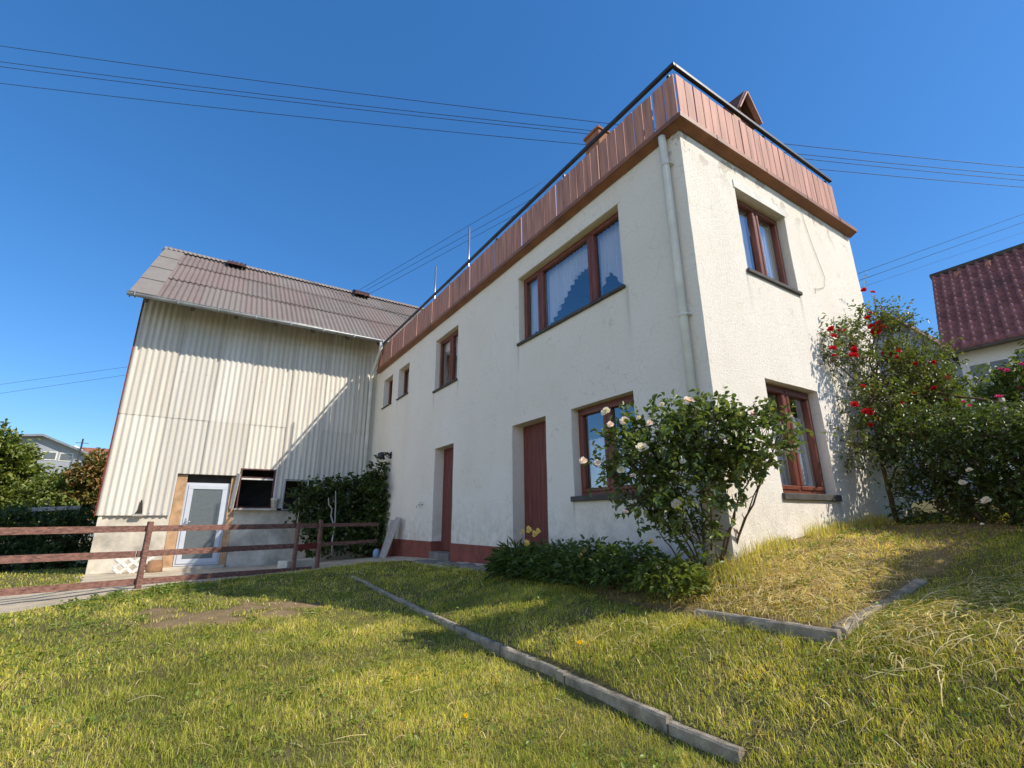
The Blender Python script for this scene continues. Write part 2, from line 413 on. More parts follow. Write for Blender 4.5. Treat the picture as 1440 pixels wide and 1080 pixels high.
lower = tps_fit(shared+[(1.1, -1.93, -1.085), (-1, -1.88, -1.075), (-2.4, -1.86, -1.04), (-4.2, -1.8, -.99), (-6.3, -1.7, -.905), (2.7, -4.1, -1.17), (0, -4, -1.07), (-3.5, -3.8, -.94),
                        (-3.2, -5.3, -.97), (-6.77, -4.7, -.955), (-8.6, -1.6, -.925), (-5.5, -3, -.93), (1.9, -2.3, -1.03)])
BED = [(1.19, -.87), (1.20, .42), (1.45, 2.9), (-.2, 3.0), (-.2, -.3), (-3.7, -.05), (-3.7, -.25), (-1.3, -.58), (-.72, -.80), (.25, -.86)]
bedf = tps_fit([(0, 0, -.36), (0, 1, -.22), (0, 2, -.14), (0, 3.7, -.03), (1.15, -.84, -.63), (.3, -.82, -.645), (1.16, .40, -.455), (-.7, -.7, -.68), (.6, .35, -.37), (.6, -.3, -.49), (1.3, 1.2, -.29), (1.4, 2.9, -.07),
                (-1.2, -.5, -.68), (-1.2, 0, -.60), (-3.6, -.2, -.72), (-3.6, 0, -.68)])
def inpoly(x, y, poly):
    x = np.asarray(x, float); y = np.asarray(y, float); c = np.zeros(x.shape, bool); n = len(poly)
    for i in range(n):
        x0, y0 = poly[i]; x1, y1 = poly[(i+1) % n]
        cond = ((y0 > y) != (y1 > y)); t = x0+(y-y0)*(x1-x0)/np.where(y1 == y0, 1e-9, y1-y0); c ^= cond & (x < t)
    return c
def terrain(x, y):
    x = np.asarray(x, float); y = np.asarray(y, float)
    cx = np.clip(x, -20, 7); cy = np.clip(y, -9, 6)
    s = .012+.5*np.clip(x-1.1, 0, 1)+.4*np.clip(-6.6-x, 0, 1.5)
    w = 1/(1+np.exp(-np.clip((cy-kerb_y(np.clip(x, -9, 2)))/s, -30, 30)))
    z = upper(cx, cy)*w+lower(cx, cy)*(1-w)
    b = inpoly(x, y, BED)
    if b.any(): z = np.where(b, bedf(np.clip(x, -4, 1.6), np.clip(y, -1.1, 3.1)), z)
    far = np.maximum(np.abs(x-cx), np.abs(y-cy))
    rise = np.clip(y-6, 0, 60)*.09*np.clip((x+12)/10, 0, 1)
    return np.where(far > 0, z*np.exp(-far/60)-1.2*(1-np.exp(-far/60)), z)+rise
def tz(x, y): return float(terrain(np.array([x]), np.array([y]))[0])

def axis(lo, hi, a, b, st):
    mid = np.arange(a, b+1e-6, st); out = [b]; s = st
    while out[-1] < hi: s *= 1.25; out.append(min(hi, out[-1]+s))
    lo_ = [a]; s = st
    while lo_[-1] > lo: s *= 1.25; lo_.append(max(lo, lo_[-1]-s))
    return np.concatenate([np.array(lo_[1:])[::-1], mid, np.array(out[1:])])
gx = axis(-500, 500, -10.0, 4.0, .06); gy = axis(-500, 500, -6.4, 4.4, .06)
GX, GY = np.meshgrid(gx, gy, indexing='ij'); GZ = terrain(GX, GY)
rough = np.array([mnoise.noise((float(a)*1.3, float(b)*1.3, .5))*.016+mnoise.noise((float(a)*5, float(b)*5, 3.5))*.009 for a, b in zip(GX.ravel(), GY.ravel())]).reshape(GX.shape)
GZ = GZ+rough
nx_, ny_ = len(gx), len(gy)
ii = np.arange(nx_*ny_).reshape(nx_, ny_)
Q = np.stack([ii[:-1, :-1], ii[1:, :-1], ii[1:, 1:], ii[:-1, 1:]], -1).reshape(-1, 4)
DIRT = []
_dr = random.Random(5)
for (px_, py_, sx_, sy_, n_) in ((255, 870, 30, 5, 8), (365, 853, 38, 5, 11), (310, 880, 26, 4, 3)):
    for _ in range(n_): DIRT.append((pt(px_+_dr.gauss(0, sx_), py_+_dr.gauss(0, sy_), 2, -.965), _dr.uniform(.10, .27), .2))
def dirt_mask(x, y):
    o = np.zeros(np.shape(x))
    for c, a, b in DIRT: o = np.maximum(o, np.clip(1.25-np.hypot((x-c[0])/a, (y-c[1])/(a)), 0, 1))
    return o
gtint = np.empty((nx_*ny_, 3)); gtint[:] = (.17, .15, .065)
bm_ = inpoly(GX, GY, BED).ravel(); gtint[bm_] = (.30, .215, .11)
dm = dirt_mask(GX, GY).ravel()[:, None]; gtint = gtint*(1-np.minimum(1, dm*1.5))+np.array((.31, .225, .125))*np.minimum(1, dm*1.5)
farm = ((np.hypot(GX+3, GY+2) > 14) | ((GX-CAM[0])*ROT[2][0]+(GY-CAM[1])*ROT[2][1] < .1)).ravel(); gtint[farm] = (.30, .28, .115)  # bladeless ground outside the view, tinted as light lawn to bounce light at the house
g = np_mesh('ground', np.stack([GX.ravel(), GY.ravel(), GZ.ravel()], 1), [Q], 'soil', None, gtint, True)
tag(g, 'uneven garden ground sloping up to the right', 'ground', None, 'structure')
# sandy yard and path between the barn and the rail fence, a sheet laid over the ground
FD = np.array([-math.cos(R_(60)), math.sin(R_(60))]); FP = np.array([-6.77, -4.70])
def fpt(s, off=0.0): p = FP+FD*s; return (p[0]+FD[1]*off, p[1]-FD[0]*off)   # off > 0: on the lawn side
YARD = [tuple(pt(-260, 905, 2, -1.0)[:2]), tuple(pt(-120, 884, 2, -.98)[:2]), tuple(pt(0, 864, 2, -.965)[:2]), tuple(pt(100, 848, 2, -.955)[:2]), fpt(0, .16), fpt(1.2, .18), fpt(2.6, .25), fpt(3.6, .3), (-8.3, -.9), (-7.4, -.5), (-4.3, -.36), (-4.2, .03), (-11.5, .03), (-11.5, -6.0), tuple(pt(112, 820, 2, -1.03)[:2]), tuple(pt(0, 834, 2, -.99)[:2]), tuple(pt(-140, 856, 2, -.99)[:2]), tuple(pt(-280, 880, 2, -1.0)[:2])]
cc = GX[:-1, :-1]*.5+GX[1:, 1:]*.5; cd = GY[:-1, :-1]*.5+GY[1:, 1:]*.5
wob = rough[:-1, :-1]*9
sel = inpoly(cc+wob, cd-wob, YARD).ravel()
QS = Q[sel]; used, inv = np.unique(QS.ravel(), return_inverse=True)
PV = np.stack([GX.ravel(), GY.ravel(), GZ.ravel()+.007], 1)[used]
tag(np_mesh('path', PV, [inv.reshape(-1, 4)], 'sand', None, None, True), 'pale sandy yard in front of the barn', 'path', None, 'structure')

# ------------------------------------------------------------------ house
house = empty('house', (0, 0, -.8), 'cream two storey house with flat roof terrace and red brown railing', 'house')
HX0 = -11.56; HY1 = 4.17; ZB = -1.35; ZT = 4.40
def wob3(p): return Vector((mnoise.noise((p[0]*1.7, p[1]*1.7, p[2]*1.7))*.007+mnoise.noise((p[0]*7, p[1]*7, p[2]*7+9))*.003, mnoise.noise((p[0]*1.7+20, p[1]*1.7, p[2]*1.7))*.007+mnoise.noise((p[0]*7+5, p[1]*7, p[2]*7))*.003, 0))
# openings: plane, u0, u1, z0, z1, reveal depth
OPEN = {
 'w3': ('A', -3.42, -1.035, 2.81, 4.0, .11), 'w2': ('A', -6.90, -5.745, 2.80, 4.0, .11), 's1': ('A', -9.40, -8.60, 3.155, 3.99, .16), 's2': ('A', -10.67, -9.89, 3.155, 4.0, .16),
 'lw': ('A', -2.17, -1.03, .285, 1.445, .12), 'dr': ('A', -3.66, -2.755, -.56, 1.463, .2), 'dl': ('A', -6.75, -5.83, -.62, 1.48, .2),
 'bu': ('B', .99, 2.13, 2.835, 3.97, .11), 'bl': ('B', .97, 2.115, .245, 1.485, .11)}
def PW(pl, u, d, z): return Vector((u, d, z)) if pl == 'A' else Vector((-d, u, z))
def wall_mesh(mb, pl, u0, u1, holes, step=.13):
    us = sorted({u0, u1, *[h[1] for h in holes], *[h[2] for h in holes]}); zs = sorted({ZB, ZT, *[h[3] for h in holes], *[h[4] for h in holes]})
    def dens(a):
        o = []
        for p, q in zip(a[:-1], a[1:]):
            n = max(1, int(math.ceil((q-p)/step))); o += [p+(q-p)*k/n for k in range(n)]
        return o+[a[-1]]
    us = dens(us); zs = dens(zs); idx = {}; V = []; F = []
    def vid(i, k):
        if (i, k) not in idx:
            p = PW(pl, us[i], 0, zs[k]); idx[(i, k)] = len(V); V.append(p+wob3(p))
        return idx[(i, k)]
    def inh(u, z): return next((h for h in holes if h[1] < u < h[2] and h[3] < z < h[4]), None)
    flip = pl == 'B'
    for i in range(len(us)-1):
        for k in range(len(zs)-1):
            if inh((us[i]+us[i+1])/2, (zs[k]+zs[k+1])/2): continue
            F.append((vid(i, k), vid(i+1, k), vid(i+1, k+1), vid(i, k+1)))
    for h in holes:                              # reveals
        iu0 = us.index(h[1]); iu1 = us.index(h[2]); k0 = zs.index(h[3]); k1 = zs.index(h[4])
        loop = [(i, k0) for i in range(iu0, iu1)]+[(iu1, k) for k in range(k0, k1)]+[(i, k1) for i in range(iu1, iu0, -1)]+[(iu0, k) for k in range(k1, k0, -1)]
        inner = []
        for (i, k) in loop: inner.append(len(V)); V.append(PW(pl, us[i], h[5]+.12, zs[k]))
        for q in range(len(loop)):
            a = vid(*loop[q]); b = vid(*loop[(q+1) % len(loop)]); F.append((a, inner[q], inner[(q+1) % len(loop)], b))
    mb.add(V, F)
wb = MB()
wall_mesh(wb, 'A', HX0, 0.0, [h for h in OPEN.values() if h[0] == 'A'])
wall_mesh(wb, 'B', 0.0, HY1, [h for h in OPEN.values() if h[0] == 'B'])
wb.box((HX0, HY1, ZB), (-.003, HY1-.25, ZT-.01))
wb.build('wall', 'plaster', house)
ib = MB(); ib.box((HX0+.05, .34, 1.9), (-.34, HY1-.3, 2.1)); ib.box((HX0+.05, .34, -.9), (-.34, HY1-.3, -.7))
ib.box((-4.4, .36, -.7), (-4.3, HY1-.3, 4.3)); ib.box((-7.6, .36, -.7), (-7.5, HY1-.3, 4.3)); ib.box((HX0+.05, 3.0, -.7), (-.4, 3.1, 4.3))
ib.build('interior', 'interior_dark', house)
# red plinth, a coat a few millimetres proud of the wall and turning into the door reveals
pb = MB()
def plinth(u0, u1):
    n = max(1, int((u1-u0)/.13)); us = [u0+(u1-u0)*i/n for i in range(n+1)]; V = []; F = []
    for z in (-1.3, -.75, -.405): V += [Vector((u, -.012, z+ (0.0015*u if z > -.5 else 0)))+wob3((u, 0, z)) for u in us]
    V += [Vector((u, .0, -.405+.0015*u))+wob3((u, 0, -.405)) for u in us]
    k = n+1
    for r in range(3): F += [(r*k+i, r*k+i+1, (r+1)*k+i+1, (r+1)*k+i) for i in range(n)]
    pb.add(V, F)
plinth(HX0, -6.75); plinth(-5.83, -3.66); plinth(-2.755, -.02)
for u, s in ((-6.75, 1), (-5.83, -1), (-3.66, 1), (-2.755, -1)):
    pb.box((u-.002*s, -.011, -1.2), (u+.006*s, .24, -.41))
pb.build('plinth', 'plinth_paint', house)

def door(key, zb, boards, handle):
    pl, u0, u1, z0, z1, d = OPEN[key]; b = MB(); n = boards; w = (u1-u0-.012)/n
    b.box((u0+.004, d+.05, zb), (u1-.004, d+.075, z1-.004))
    for i in range(n): b.box((u0+.006+i*w+.002, d+.012+rnd.uniform(-.0015, .0015), zb+.01), (u0+.006+(i+1)*w-.002, d+.052, z1-.006), 0, .004)
    dd = b.build('door', 'door_wood', house)
    h = MB(); hu = u1-.09 if handle > 0 else u0+.09
    h.tube([(hu, d+.01, zb+1.02), (hu, d-.035, zb+1.02), (hu-.1*handle, d-.04, zb+1.015)], .008, 7); h.box((hu-.018, d+.002, zb+.94), (hu+.018, d+.014, zb+1.1), 0, .003)
    h.build('handle', 'dark_metal', dd)
    s = MB(); s.box((u0+.004, -.05, zb-.22), (u1-.004, d+.10, zb-.002), .004, .008)
    s.build('doorstep', 'asphalt_slab', dd)
door('dr', -.52, 8, 1); door('dl', -.60, 8, 1)

def bars(b, pl, u0, u1, z0, z1, d0, d1, w, bev=.006):   # rectangular ring of four bars
    def bx(a0, a1, c0, c1):
        p = PW(pl, a0, d0, c0); q = PW(pl, a1, d1, c1); b.box(p, q, 0, bev)
    bx(u0, u1, z0, z0+w); bx(u0, u1, z1-w, z1); bx(u0, u0+w, z0+w+.0005, z1-w-.0005); bx(u1-w, u1, z0+w+.0005, z1-w-.0005)
def window(key, splits, curtain=None, label=None, sill=True, fw=.055, sw=.05, sill_d=.04, sill_h=.045, frame_mat='frame_wood'):
    pl, u0, u1, z0, z1, d = OPEN[key]
    e = .003; b = MB(); bars(b, pl, u0+e, u1-e, z0+e, z1-e, d, d+.075, fw)
    for s in splits: b.box(PW(pl, s-.035, d-.002, z0+fw+.002), PW(pl, s+.035, d+.073, z1-fw-.002), 0, .008)
    win = b.build('window', frame_mat, house)
    if label: win['label'] = label
    edges = [u0+fw]+[q for s in splits for q in (s-.035, s+.035)]+[u1-fw]
    sb = MB(); gb = MB(); wins = []
    for a, c in zip(edges[0::2], edges[1::2]):
        bars(sb, pl, a-.012, c+.012, z0+fw-.012, z1-fw+.012, d+.008-.022, d+.05, sw, .008)
        ga, gc, g0, g1 = a-.012+sw-.004, c+.012-sw+.004, z0+fw-.012+sw-.004, z1-fw+.012-sw+.004
        dd = d+.03; q = [PW(pl, ga, dd, g0), PW(pl, gc, dd, g0), PW(pl, gc, dd, g1), PW(pl, ga, dd, g1)]
        gb.add(q, [(0, 1, 2, 3)]); wins.append((ga, gc, g0, g1))
    sb.build('sash', frame_mat, win); gb.build('pane', 'window_glass', win)
    if sill:
        s = MB(); dz = z0-.001
        s.box(PW(pl, u0-.03, -sill_d, dz-sill_h), PW(pl, u1+.03, -.0, dz), 0, .006); s.box(PW(pl, u0+.003, .0, dz-.02), PW(pl, u1-.003, d, dz+.003))
        s.build('sill', 'sill_dark', win)
    if curtain:
        cb = MB()
        for j, (ga, gc, g0, g1) in enumerate(wins):
            top, bot = curtain(j, ga, gc, g0, g1)
            n = max(20, int((gc-ga+.1)/.0075)); V = []; F = []; ph = rnd.uniform(0, 6); rows = 9
            for i in range(n+1):
                u = ga-.05+(gc-ga+.1)*i/n; t = (u-ga)/(gc-ga); zt = top(t); zb = bot(t)
                amp = .026+.008*math.sin(u*13+ph)
                for r in range(rows):
                    k = r/(rows-1); z = zt+(zb-zt)*k
                    V.append(PW(pl, u+.004*math.sin(u*31+k*2), d+.125+amp*(.5+.5*k)*math.sin(u*2*math.pi/.085+1.4*math.sin(u*5+ph)+.5*k), z))
            for i in range(n):
                for r in range(rows-1): a = i*rows+r; F.append((a, a+rows, a+rows+1, a+1))
            cb.add(V, F, True)
        cb.build('curtain', 'lace', win)
    return win
def arch(c, wdt, hgt, base=.0):
    def f(t):
        q = 1-abs(t-c)/wdt; q = max(0, q); s = q*q*(3-2*q)
        return base+hgt*s+.012*abs(math.sin(t*34))
    return f
def c_big(j, a, c, z0, z1):
    pr = [arch(.3, .5, .05, .06), arch(.80, .95, .60, .05), arch(.28, .6, .33, .02)][j]
    return (lambda t: z1+.05), (lambda t: z0+pr(t)*(z1-z0))
window('w3', [-2.93, -1.70], c_big)
window('w2', [-6.28], lambda j, a, c, z0, z1: ((lambda t: z1+.05), (lambda t: z0-.05)) if j == 1 else ((lambda t: z1+.05), (lambda t: z1-.15)))
window('s1', [], None, None, True, .04, .035, .04, .03); window('s2', [], None, None, True, .04, .035, .04, .03)
window('lw', [-1.60], lambda j, a, c, z0, z1: ((lambda t: z0+.66*(z1-z0)+.012*abs(math.sin(t*40))), (lambda t: z0-.05)), None, True, .06, .05, .05, .065)
window('bu', [1.56], lambda j, a, c, z0, z1: ((lambda t: z1+.04), (lambda t: z0-.04)) if j == 0 else ((lambda t: z1+.04), (lambda t: z0+(.2+.75*(1-t)**2)*(z1-z0)-.1)), None, True, .05, .045, .035, .05)
window('bl', [1.54], lambda j, a, c, z0, z1: ((lambda t: z0+.80*(z1-z0)), (lambda t: z0-.05)), None, True, .055, .05, .035, .07)
# leaning inner sash of the tilted window
tb = MB(); pl, u0, u1, z0, z1, d = OPEN['w2']
for a in (u0+.09, -6.35): tb.beam((a, d+.06, z0+.07), (a+.05, d+.24, z1-.08), .045, .05)
tb.beam((u0+.09, d+.06, z0+.09), (-6.35, d+.06, z0+.09), .045, .05)
tb.build('tilted_sash', 'frame_wood', house)
# roller blind box over the upper window on the sunny side, pale lintel bands over the shaded ones
rb = MB(); rb.box((-.004, .965, 3.972), (.012, 2.155, 4.085), 0, .003); rb.build('blind_box', 'reveal_paint', house)
rb = MB(); rb.box((-3.47, -.007, 4.003), (-.99, .004, 4.12), 0, .003); rb.build('blind_box', 'plaster', house)
for a0, a1 in ((-6.95, -5.70),):
    rb = MB(); rb.box((a0, -.007, 4.003), (a1, .004, 4.10), 0, .003); rb.build('blind_box', 'plaster', house)

# roof slab, ledge trim and terrace railing
rs = MB(); rs.box((HX0, .0, ZT-.001), (0, HY1, ZT+.08)); rs.build('roof', 'asphalt_slab', house)
tm = MB()
def ledge_run():
    prof = [(.004, 4.352), (.012, 4.343), (.108, 4.392), (.125, 4.392), (.125, 4.452), (.112, 4.452), (.05, 4.478), (.004, 4.478)]; n = len(prof); V = []
    for c, sx, sy in (((HX0+.4, 0), 0, -1), ((0, 0), 1, -1), ((0, HY1+.02), 1, 0)):
        V += [Vector((c[0]+p*sx, c[1]+p*sy, z)) for p, z in prof]
    F = []
    for s in range(2): F += [(s*n+i, s*n+(i+1) % n, (s+1)*n+(i+1) % n, (s+1)*n+i) for i in range(n)]
    F.append(tuple(range(n))); F.append(tuple(range(3*n-1, 2*n-1, -1))); tm.add(V, F)
ledge_run()
for y in (.55, 1.62, 2.66, 3.62): tm.box((.10, y, 4.386), (.130, y+.016, 4.456))
tm.build('roof_ledge', 'brown_trim', house)
bd = MB(); x = .062; k = 5
while x > -11.2:
    g_ = .011 if k % 6 else .034; w = .146+rnd.uniform(-.004, .004); zt = 5.075+rnd.uniform(-.008, .008)
    tl = rnd.uniform(-.004, .004)
    bd.obox((x-w/2, -.075+rnd.uniform(-.004, .004), (4.47+zt)/2), Vector((1, 0, tl)).normalized(), Vector((0, 1, 0)), Vector((-tl, 0, 1)).normalized(), w/2, .009, (zt-4.47)/2, 0, .003)
    x -= w+g_; k += 1
bd.build('board_panel', 'board_brown', house)
bd = MB(); y = -.055; k = 0
while y < 3.66:
    g_ = .009 if k % 6 != 1 else .024; w = .146+rnd.uniform(-.004, .004); zt = 5.075+rnd.uniform(-.008, .008)
    bd.box((.066+rnd.uniform(-.003, .003), y, 4.47), (.084, y+w, zt), 0, .003); y += w+g_; k += 1
bd.build('board_panel', 'board_brown', house)
rl = MB()
rl.box((-10.85, -.105, 5.165), (.105, -.055, 5.215), 0, .006); rl.box((.055, -.0545, 5.165), (.105, 3.72, 5.215), 0, .006)
rl.build('handrail', 'rail_dark', house)
for p in [(-.03, -.03), (-2.05, -.03), (-4.1, -.03), (-6.15, -.03), (-8.2, -.03), (-10.2, -.03), (.04, 1.86), (.04, 3.6)]:
    q = MB(); q.box((p[0]-.018, p[1]-.018, 4.479), (p[0]+.018, p[1]+.018, 5.164), 0, .003)
    for z in (4.62, 4.95): q.box((p[0]-.05, p[1]-.034, z), (p[0]+.05, p[1]-.0185, z+.03)) if p[1] < 0 else q.box((p[0]+.0185, p[1]-.05, z), (p[0]+.024, p[1]+.05, z+.03))
    q.build('post', 'rail_dark', house)
# downpipe by the corner
dp = MB(); r = .045
dp.tube([(-.19, -.072, 4.36), (-.19, -.072, 4.3), (-.19, -.068, 4.2), (-.19, -.062, 4.0), (-.19, -.062, -.75)], r, 12)
for z in (3.95, 2.05, .35): dp.tube([(-.19, -.062, z), (-.19, -.062, z+.035)], r+.006, 12); dp.box((-.15, -.075, z+.008), (-.12, -.005, z+.022))
dp.build('downpipe', 'pipe_white', house)
# thin old cable stapled to the sunny wall
cb = MB(); P = [(2.66, 4.33), (2.68, 4.1), (2.78, 3.75), (2.90, 3.45), (2.96, 3.28), (2.90, 3.12), (2.72, 3.04), (2.60, 3.02), (2.58, 2.93)]
cb.tube([(.012, y, z) for y, z in P], .0035, 5); cb.build('cable', 'terracotta', house)
# chimney
ch = MB(); c = pt(840.5, 172, 1, 1.0)
ch.box((c[0]-.36, 1.0, 4.48), (c[0], 1.42, c[2]-.13), 0, .008); cho = ch.build('chimney', 'chimney_clay', house)
ch = MB(); ch.box((c[0]-.385, .975, c[2]-.129), (c[0]+.025, 1.445, c[2]-.075), 0, .008); ch.box((c[0]-.33, 1.03, c[2]-.0745), (c[0]-.03, 1.39, c[2]-.01)); ch.build('cap', 'chimney_clay', cho)
# water tap
tp = MB(); t0 = Vector((-7.28, -.008, .33))
tp.tube([t0, t0+Vector((0, -.1, 0)), t0+Vector((-.01, -.13, -.02)), t0+Vector((-.015, -.135, -.07))], .012, 8); tp.tube([t0+Vector((0, -.06, 0)), t0+Vector((0, -.06, .05))], .008, 6)
tp.tube([t0+Vector((-.05, -.06, .055)), t0+Vector((.05, -.06, .05))], .008, 6); tp.tube([t0+Vector((-.10, -.02, -.06)), t0+Vector((-.08, -.04, -.02)), t0+Vector((-.03, -.05, .0))], .007, 6)
tp.build('water_tap', 'steel', house)

# ------------------------------------------------------------------ barn
BX = -11.56
barn = empty('barn', (BX, -3, -1.08), 'tall barn clad in pale corrugated sheets with a grey corrugated roof', 'barn')
PITCH = .130
def corr(y, ph=0.0): return math.cos(2*math.pi*(y/PITCH)+ph)
def sheet_bottom(y):
    if y < -4.66: return .165
    if y < -3.335: return 1.15
    if y < -2.50: return 1.345
    if y < -2.26: return .34
    if y < -1.55: return 1.10
    return .15
V = []; F = []; T = []
SHW = PITCH*7
cuts = sorted({-6.03+SHW*i for i in range(-1, 10)} | {-4.66, -3.335, -2.50, -2.26, -1.55, -6.03, 2.5})
cuts = [c for c in cuts if -6.0301 <= c <= 2.51]
rows = [(-9, 2.53), (2.50, 4.93), (4.90, 5.85)]
for ya, yb in zip(cuts[:-1], cuts[1:]):
    if yb-ya < .01: continue
    sid = math.floor((ya+.001+6.03)/SHW)
    for ri, (za, zb) in enumerate(rows):
        rs_ = random.Random((sid+50)*7919+ri*104729); rs_.random(); base = rs_.uniform(.9, 1.06); warm = rs_.uniform(-.02, .03)
        za_ = sheet_bottom((ya+yb)/2) if ri == 0 else za
        if za_ >= zb: continue
        off = .012*(ri == 0)*0+rs_.uniform(0, .006)+(.0 if sid % 2 else .007)
        tilt = rs_.uniform(-.004, .004)
        n = max(2, int(round((yb-ya)/PITCH*14))); b0 = len(V); zr = [za_, za_+(zb-za_)*.33, za_+(zb-za_)*.66, zb]
        y1 = yb+(.03 if abs((yb+6.03)/SHW-round((yb+6.03)/SHW)) < .01 else 0)
        for i in range(n+1):
            y = ya+(y1-ya)*i/n
            for j, z in enumerate(zr):
                lap = .010*(1-j/3) if ri else 0.0     # the upper sheet laps over the lower one
                V.append((BX+.020+.0155*corr(y)+off+lap+tilt*(z-za_), y, z))
                ed = min(abs(y-ya) if abs((ya+6.03)/SHW-round((ya+6.03)/SHW)) < .01 else 1, abs(y-y1) if y1 > yb else 1); dk = 1-.42*math.exp(-ed/.018); T.append(((.70*base+warm)*dk, (.67*base+warm*.6)*dk*.985, .605*base*dk*.95))
        for i in range(n):
            for j in range(3): a = b0+i*4+j; F.append((a, a+4, a+5, a+1))
def nail(y, z):                                  # small four sided nail cap on a wave crest
    b0 = len(V); c = (BX+.047, y, z+rnd.uniform(-.01, .01)); r_n = .013
    V.extend([(c[0]+.012, c[1], c[2])]+[(c[0]-.008, c[1]+r_n*math.cos(a), c[2]+r_n*math.sin(a)) for a in (.3, 1.87, 3.44, 5.01)]); T.extend([(.30, .25, .20)]*5)
    NF.extend([(b0, b0+1+q, b0+1+(q+1) % 4) for q in range(4)])
NF = []
for sid in range(-1, 9):
    for kk in (1, 5):
        y = round((-6.03+SHW*sid+PITCH*kk)/PITCH)*PITCH
        if y < -6.0: continue
        for z in (2.56, 3.7, 4.96):
            if z > sheet_bottom(y): nail(y, z)
for i in range(5): nail(round((-5.9+i*.26)/PITCH)*PITCH, .21)
clad = np_mesh('cladding', np.array(V), [np.array(F), np.array(NF)], 'fibre_wall', barn, np.array(T), True)
# nail heads on the sheet laps
# masonry base, with openings; orange rendered jambs round the door
mb = MB()
XW = BX-.04
def slab(y0, y1, z0, z1, x1=XW, d=.25): mb.box((x1-d, y0, z0), (x1, y1, z1), 0, .006)
slab(-5.98, -4.66, -1.35, .9)
for i in range(3): slab(-5.98, -5.9+.1*i, -1.35, -.9-.14*i, XW+.02+.008*i)   # rough lump at the corner
mb.build('base_wall', 'base_concrete', barn)
mb = MB(); slab(-3.36, -2.50, -1.35, .335); slab(-2.502, -1.60, -1.345, .28, XW-.003); slab(-1.62, 2.4, -1.35, .9); mb.build('base_wall', 'base_concrete', barn)
mb = MB(); mb.box((XW-.26, -4.658, -1.3), (XW+.012, -4.45, 1.16), .004, .008); mb.box((XW-.26, -3.50, -1.3), (XW+.012, -3.362, 1.13), .004, .008)
mb.build('door_jamb', 'orange_plaster', barn)
mb = MB(); mb.box((XW-.3, -4.45, .955), (XW-.10, -3.50, 1.16)); mb.box((BX-.1, -4.66, 1.135), (BX+.02, -3.335, 1.155)); mb.build('lintel', 'interior_dark', barn)
mb = MB(); mb.box((XW-.1, -4.62, -1.3), (XW+.22, -3.40, -1.005), .004, .01); mb.build('doorstep', 'base_concrete', barn)
b = MB(); dy0, dy1, dz0, dz1 = -4.443, -3.507, -1.0, .95; dx = XW-.06
def ring(b, y0, y1, z0, z1, x0, x1, w):
    b.box((x0, y0, z0), (x1, y1, z0+w), 0, .006); b.box((x0, y0, z1-w), (x1, y1, z1), 0, .006); b.box((x0, y0, z0+w+.0005), (x1, y0+w, z1-w-.0005), 0, .006); b.box((x0, y1-w, z0+w+.0005), (x1, y1, z1-w-.0005), 0, .006)
ring(b, dy0, dy1, dz0, dz1, dx-.06, dx, .055)
dr = b.build('door', 'pvc_white', barn)
b = MB(); ring(b, dy0+.05, dy1-.05, dz0+.05, dz1-.05, dx-.05, dx+.022, .105); b.build('door_leaf', 'pvc_white', dr)
b = MB(); b.box((dx-.03, dy0+.15, dz0+.15), (dx+.002, dy1-.15, dz1-.15)); b.build('pane', 'frosted_glass', dr)
b = MB(); b.tube([(dx+.02, dy0+.105, .02), (dx+.075, dy0+.105, .02), (dx+.078, dy0+.23, .015)], .010, 8); b.box((dx+.022, dy0+.085, -.09), (dx+.03, dy0+.125, .10), 0, .003); b.build('handle', 'steel', dr)
# dark unglazed window beside the door
b = MB(); ring(b, -3.325, -2.505, .337, 1.343, BX-.06, BX+.035, .035)
b.box((BX-.05, -3.29, 1.10), (BX+.0, -2.54, 1.135), 0, .004)
wn_ = b.build('window', 'frame_dark', barn)
b = MB(); b.box((BX-.05, -3.36, .285), (BX+.13, -2.38, .334), 0, .008); b.build('sill', 'base_concrete', wn_)
b = MB(); b.box((BX-.01, -3.285, 1.06), (BX+.006, -2.545, 1.098)); b.build('crossbar', 'block_white', wn_)
b = MB(); b.beam((BX+.02, -3.42, .32), (BX+.07, -3.36, 1.2), .035, .09); b.build('shutter_stop', 'wood_grey', wn_)
b = MB(); ring(b, -2.255, -1.66, .29, 1.09, BX-.06, BX+.03, .03); b.build('window', 'wood_grey', barn)
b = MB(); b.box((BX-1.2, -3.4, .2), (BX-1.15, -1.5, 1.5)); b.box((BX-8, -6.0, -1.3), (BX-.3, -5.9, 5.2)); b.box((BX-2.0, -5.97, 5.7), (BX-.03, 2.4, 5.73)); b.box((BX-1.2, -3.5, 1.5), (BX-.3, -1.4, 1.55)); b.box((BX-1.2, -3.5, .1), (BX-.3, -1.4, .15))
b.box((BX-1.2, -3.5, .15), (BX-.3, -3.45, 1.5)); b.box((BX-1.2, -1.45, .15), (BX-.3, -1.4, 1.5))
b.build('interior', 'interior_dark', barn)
# gable end
b = MB(); b.prism([(BX-.01, -5.985, -1.3), (BX-.01, -5.985, 5.8), (-14.75, -5.985, 8.4), (-18.3, -5.985, 5.5), (-18.3, -5.985, -1.3)], (0, .08, 0)); b.build('gable_wall', 'base_concrete', barn)
# corner strip of the cladding
b = MB(); b.box((BX-.06, -6.05, .16), (BX+.06, -6.034, 5.80)); b.build('corner_strip', 'timber_red', barn)
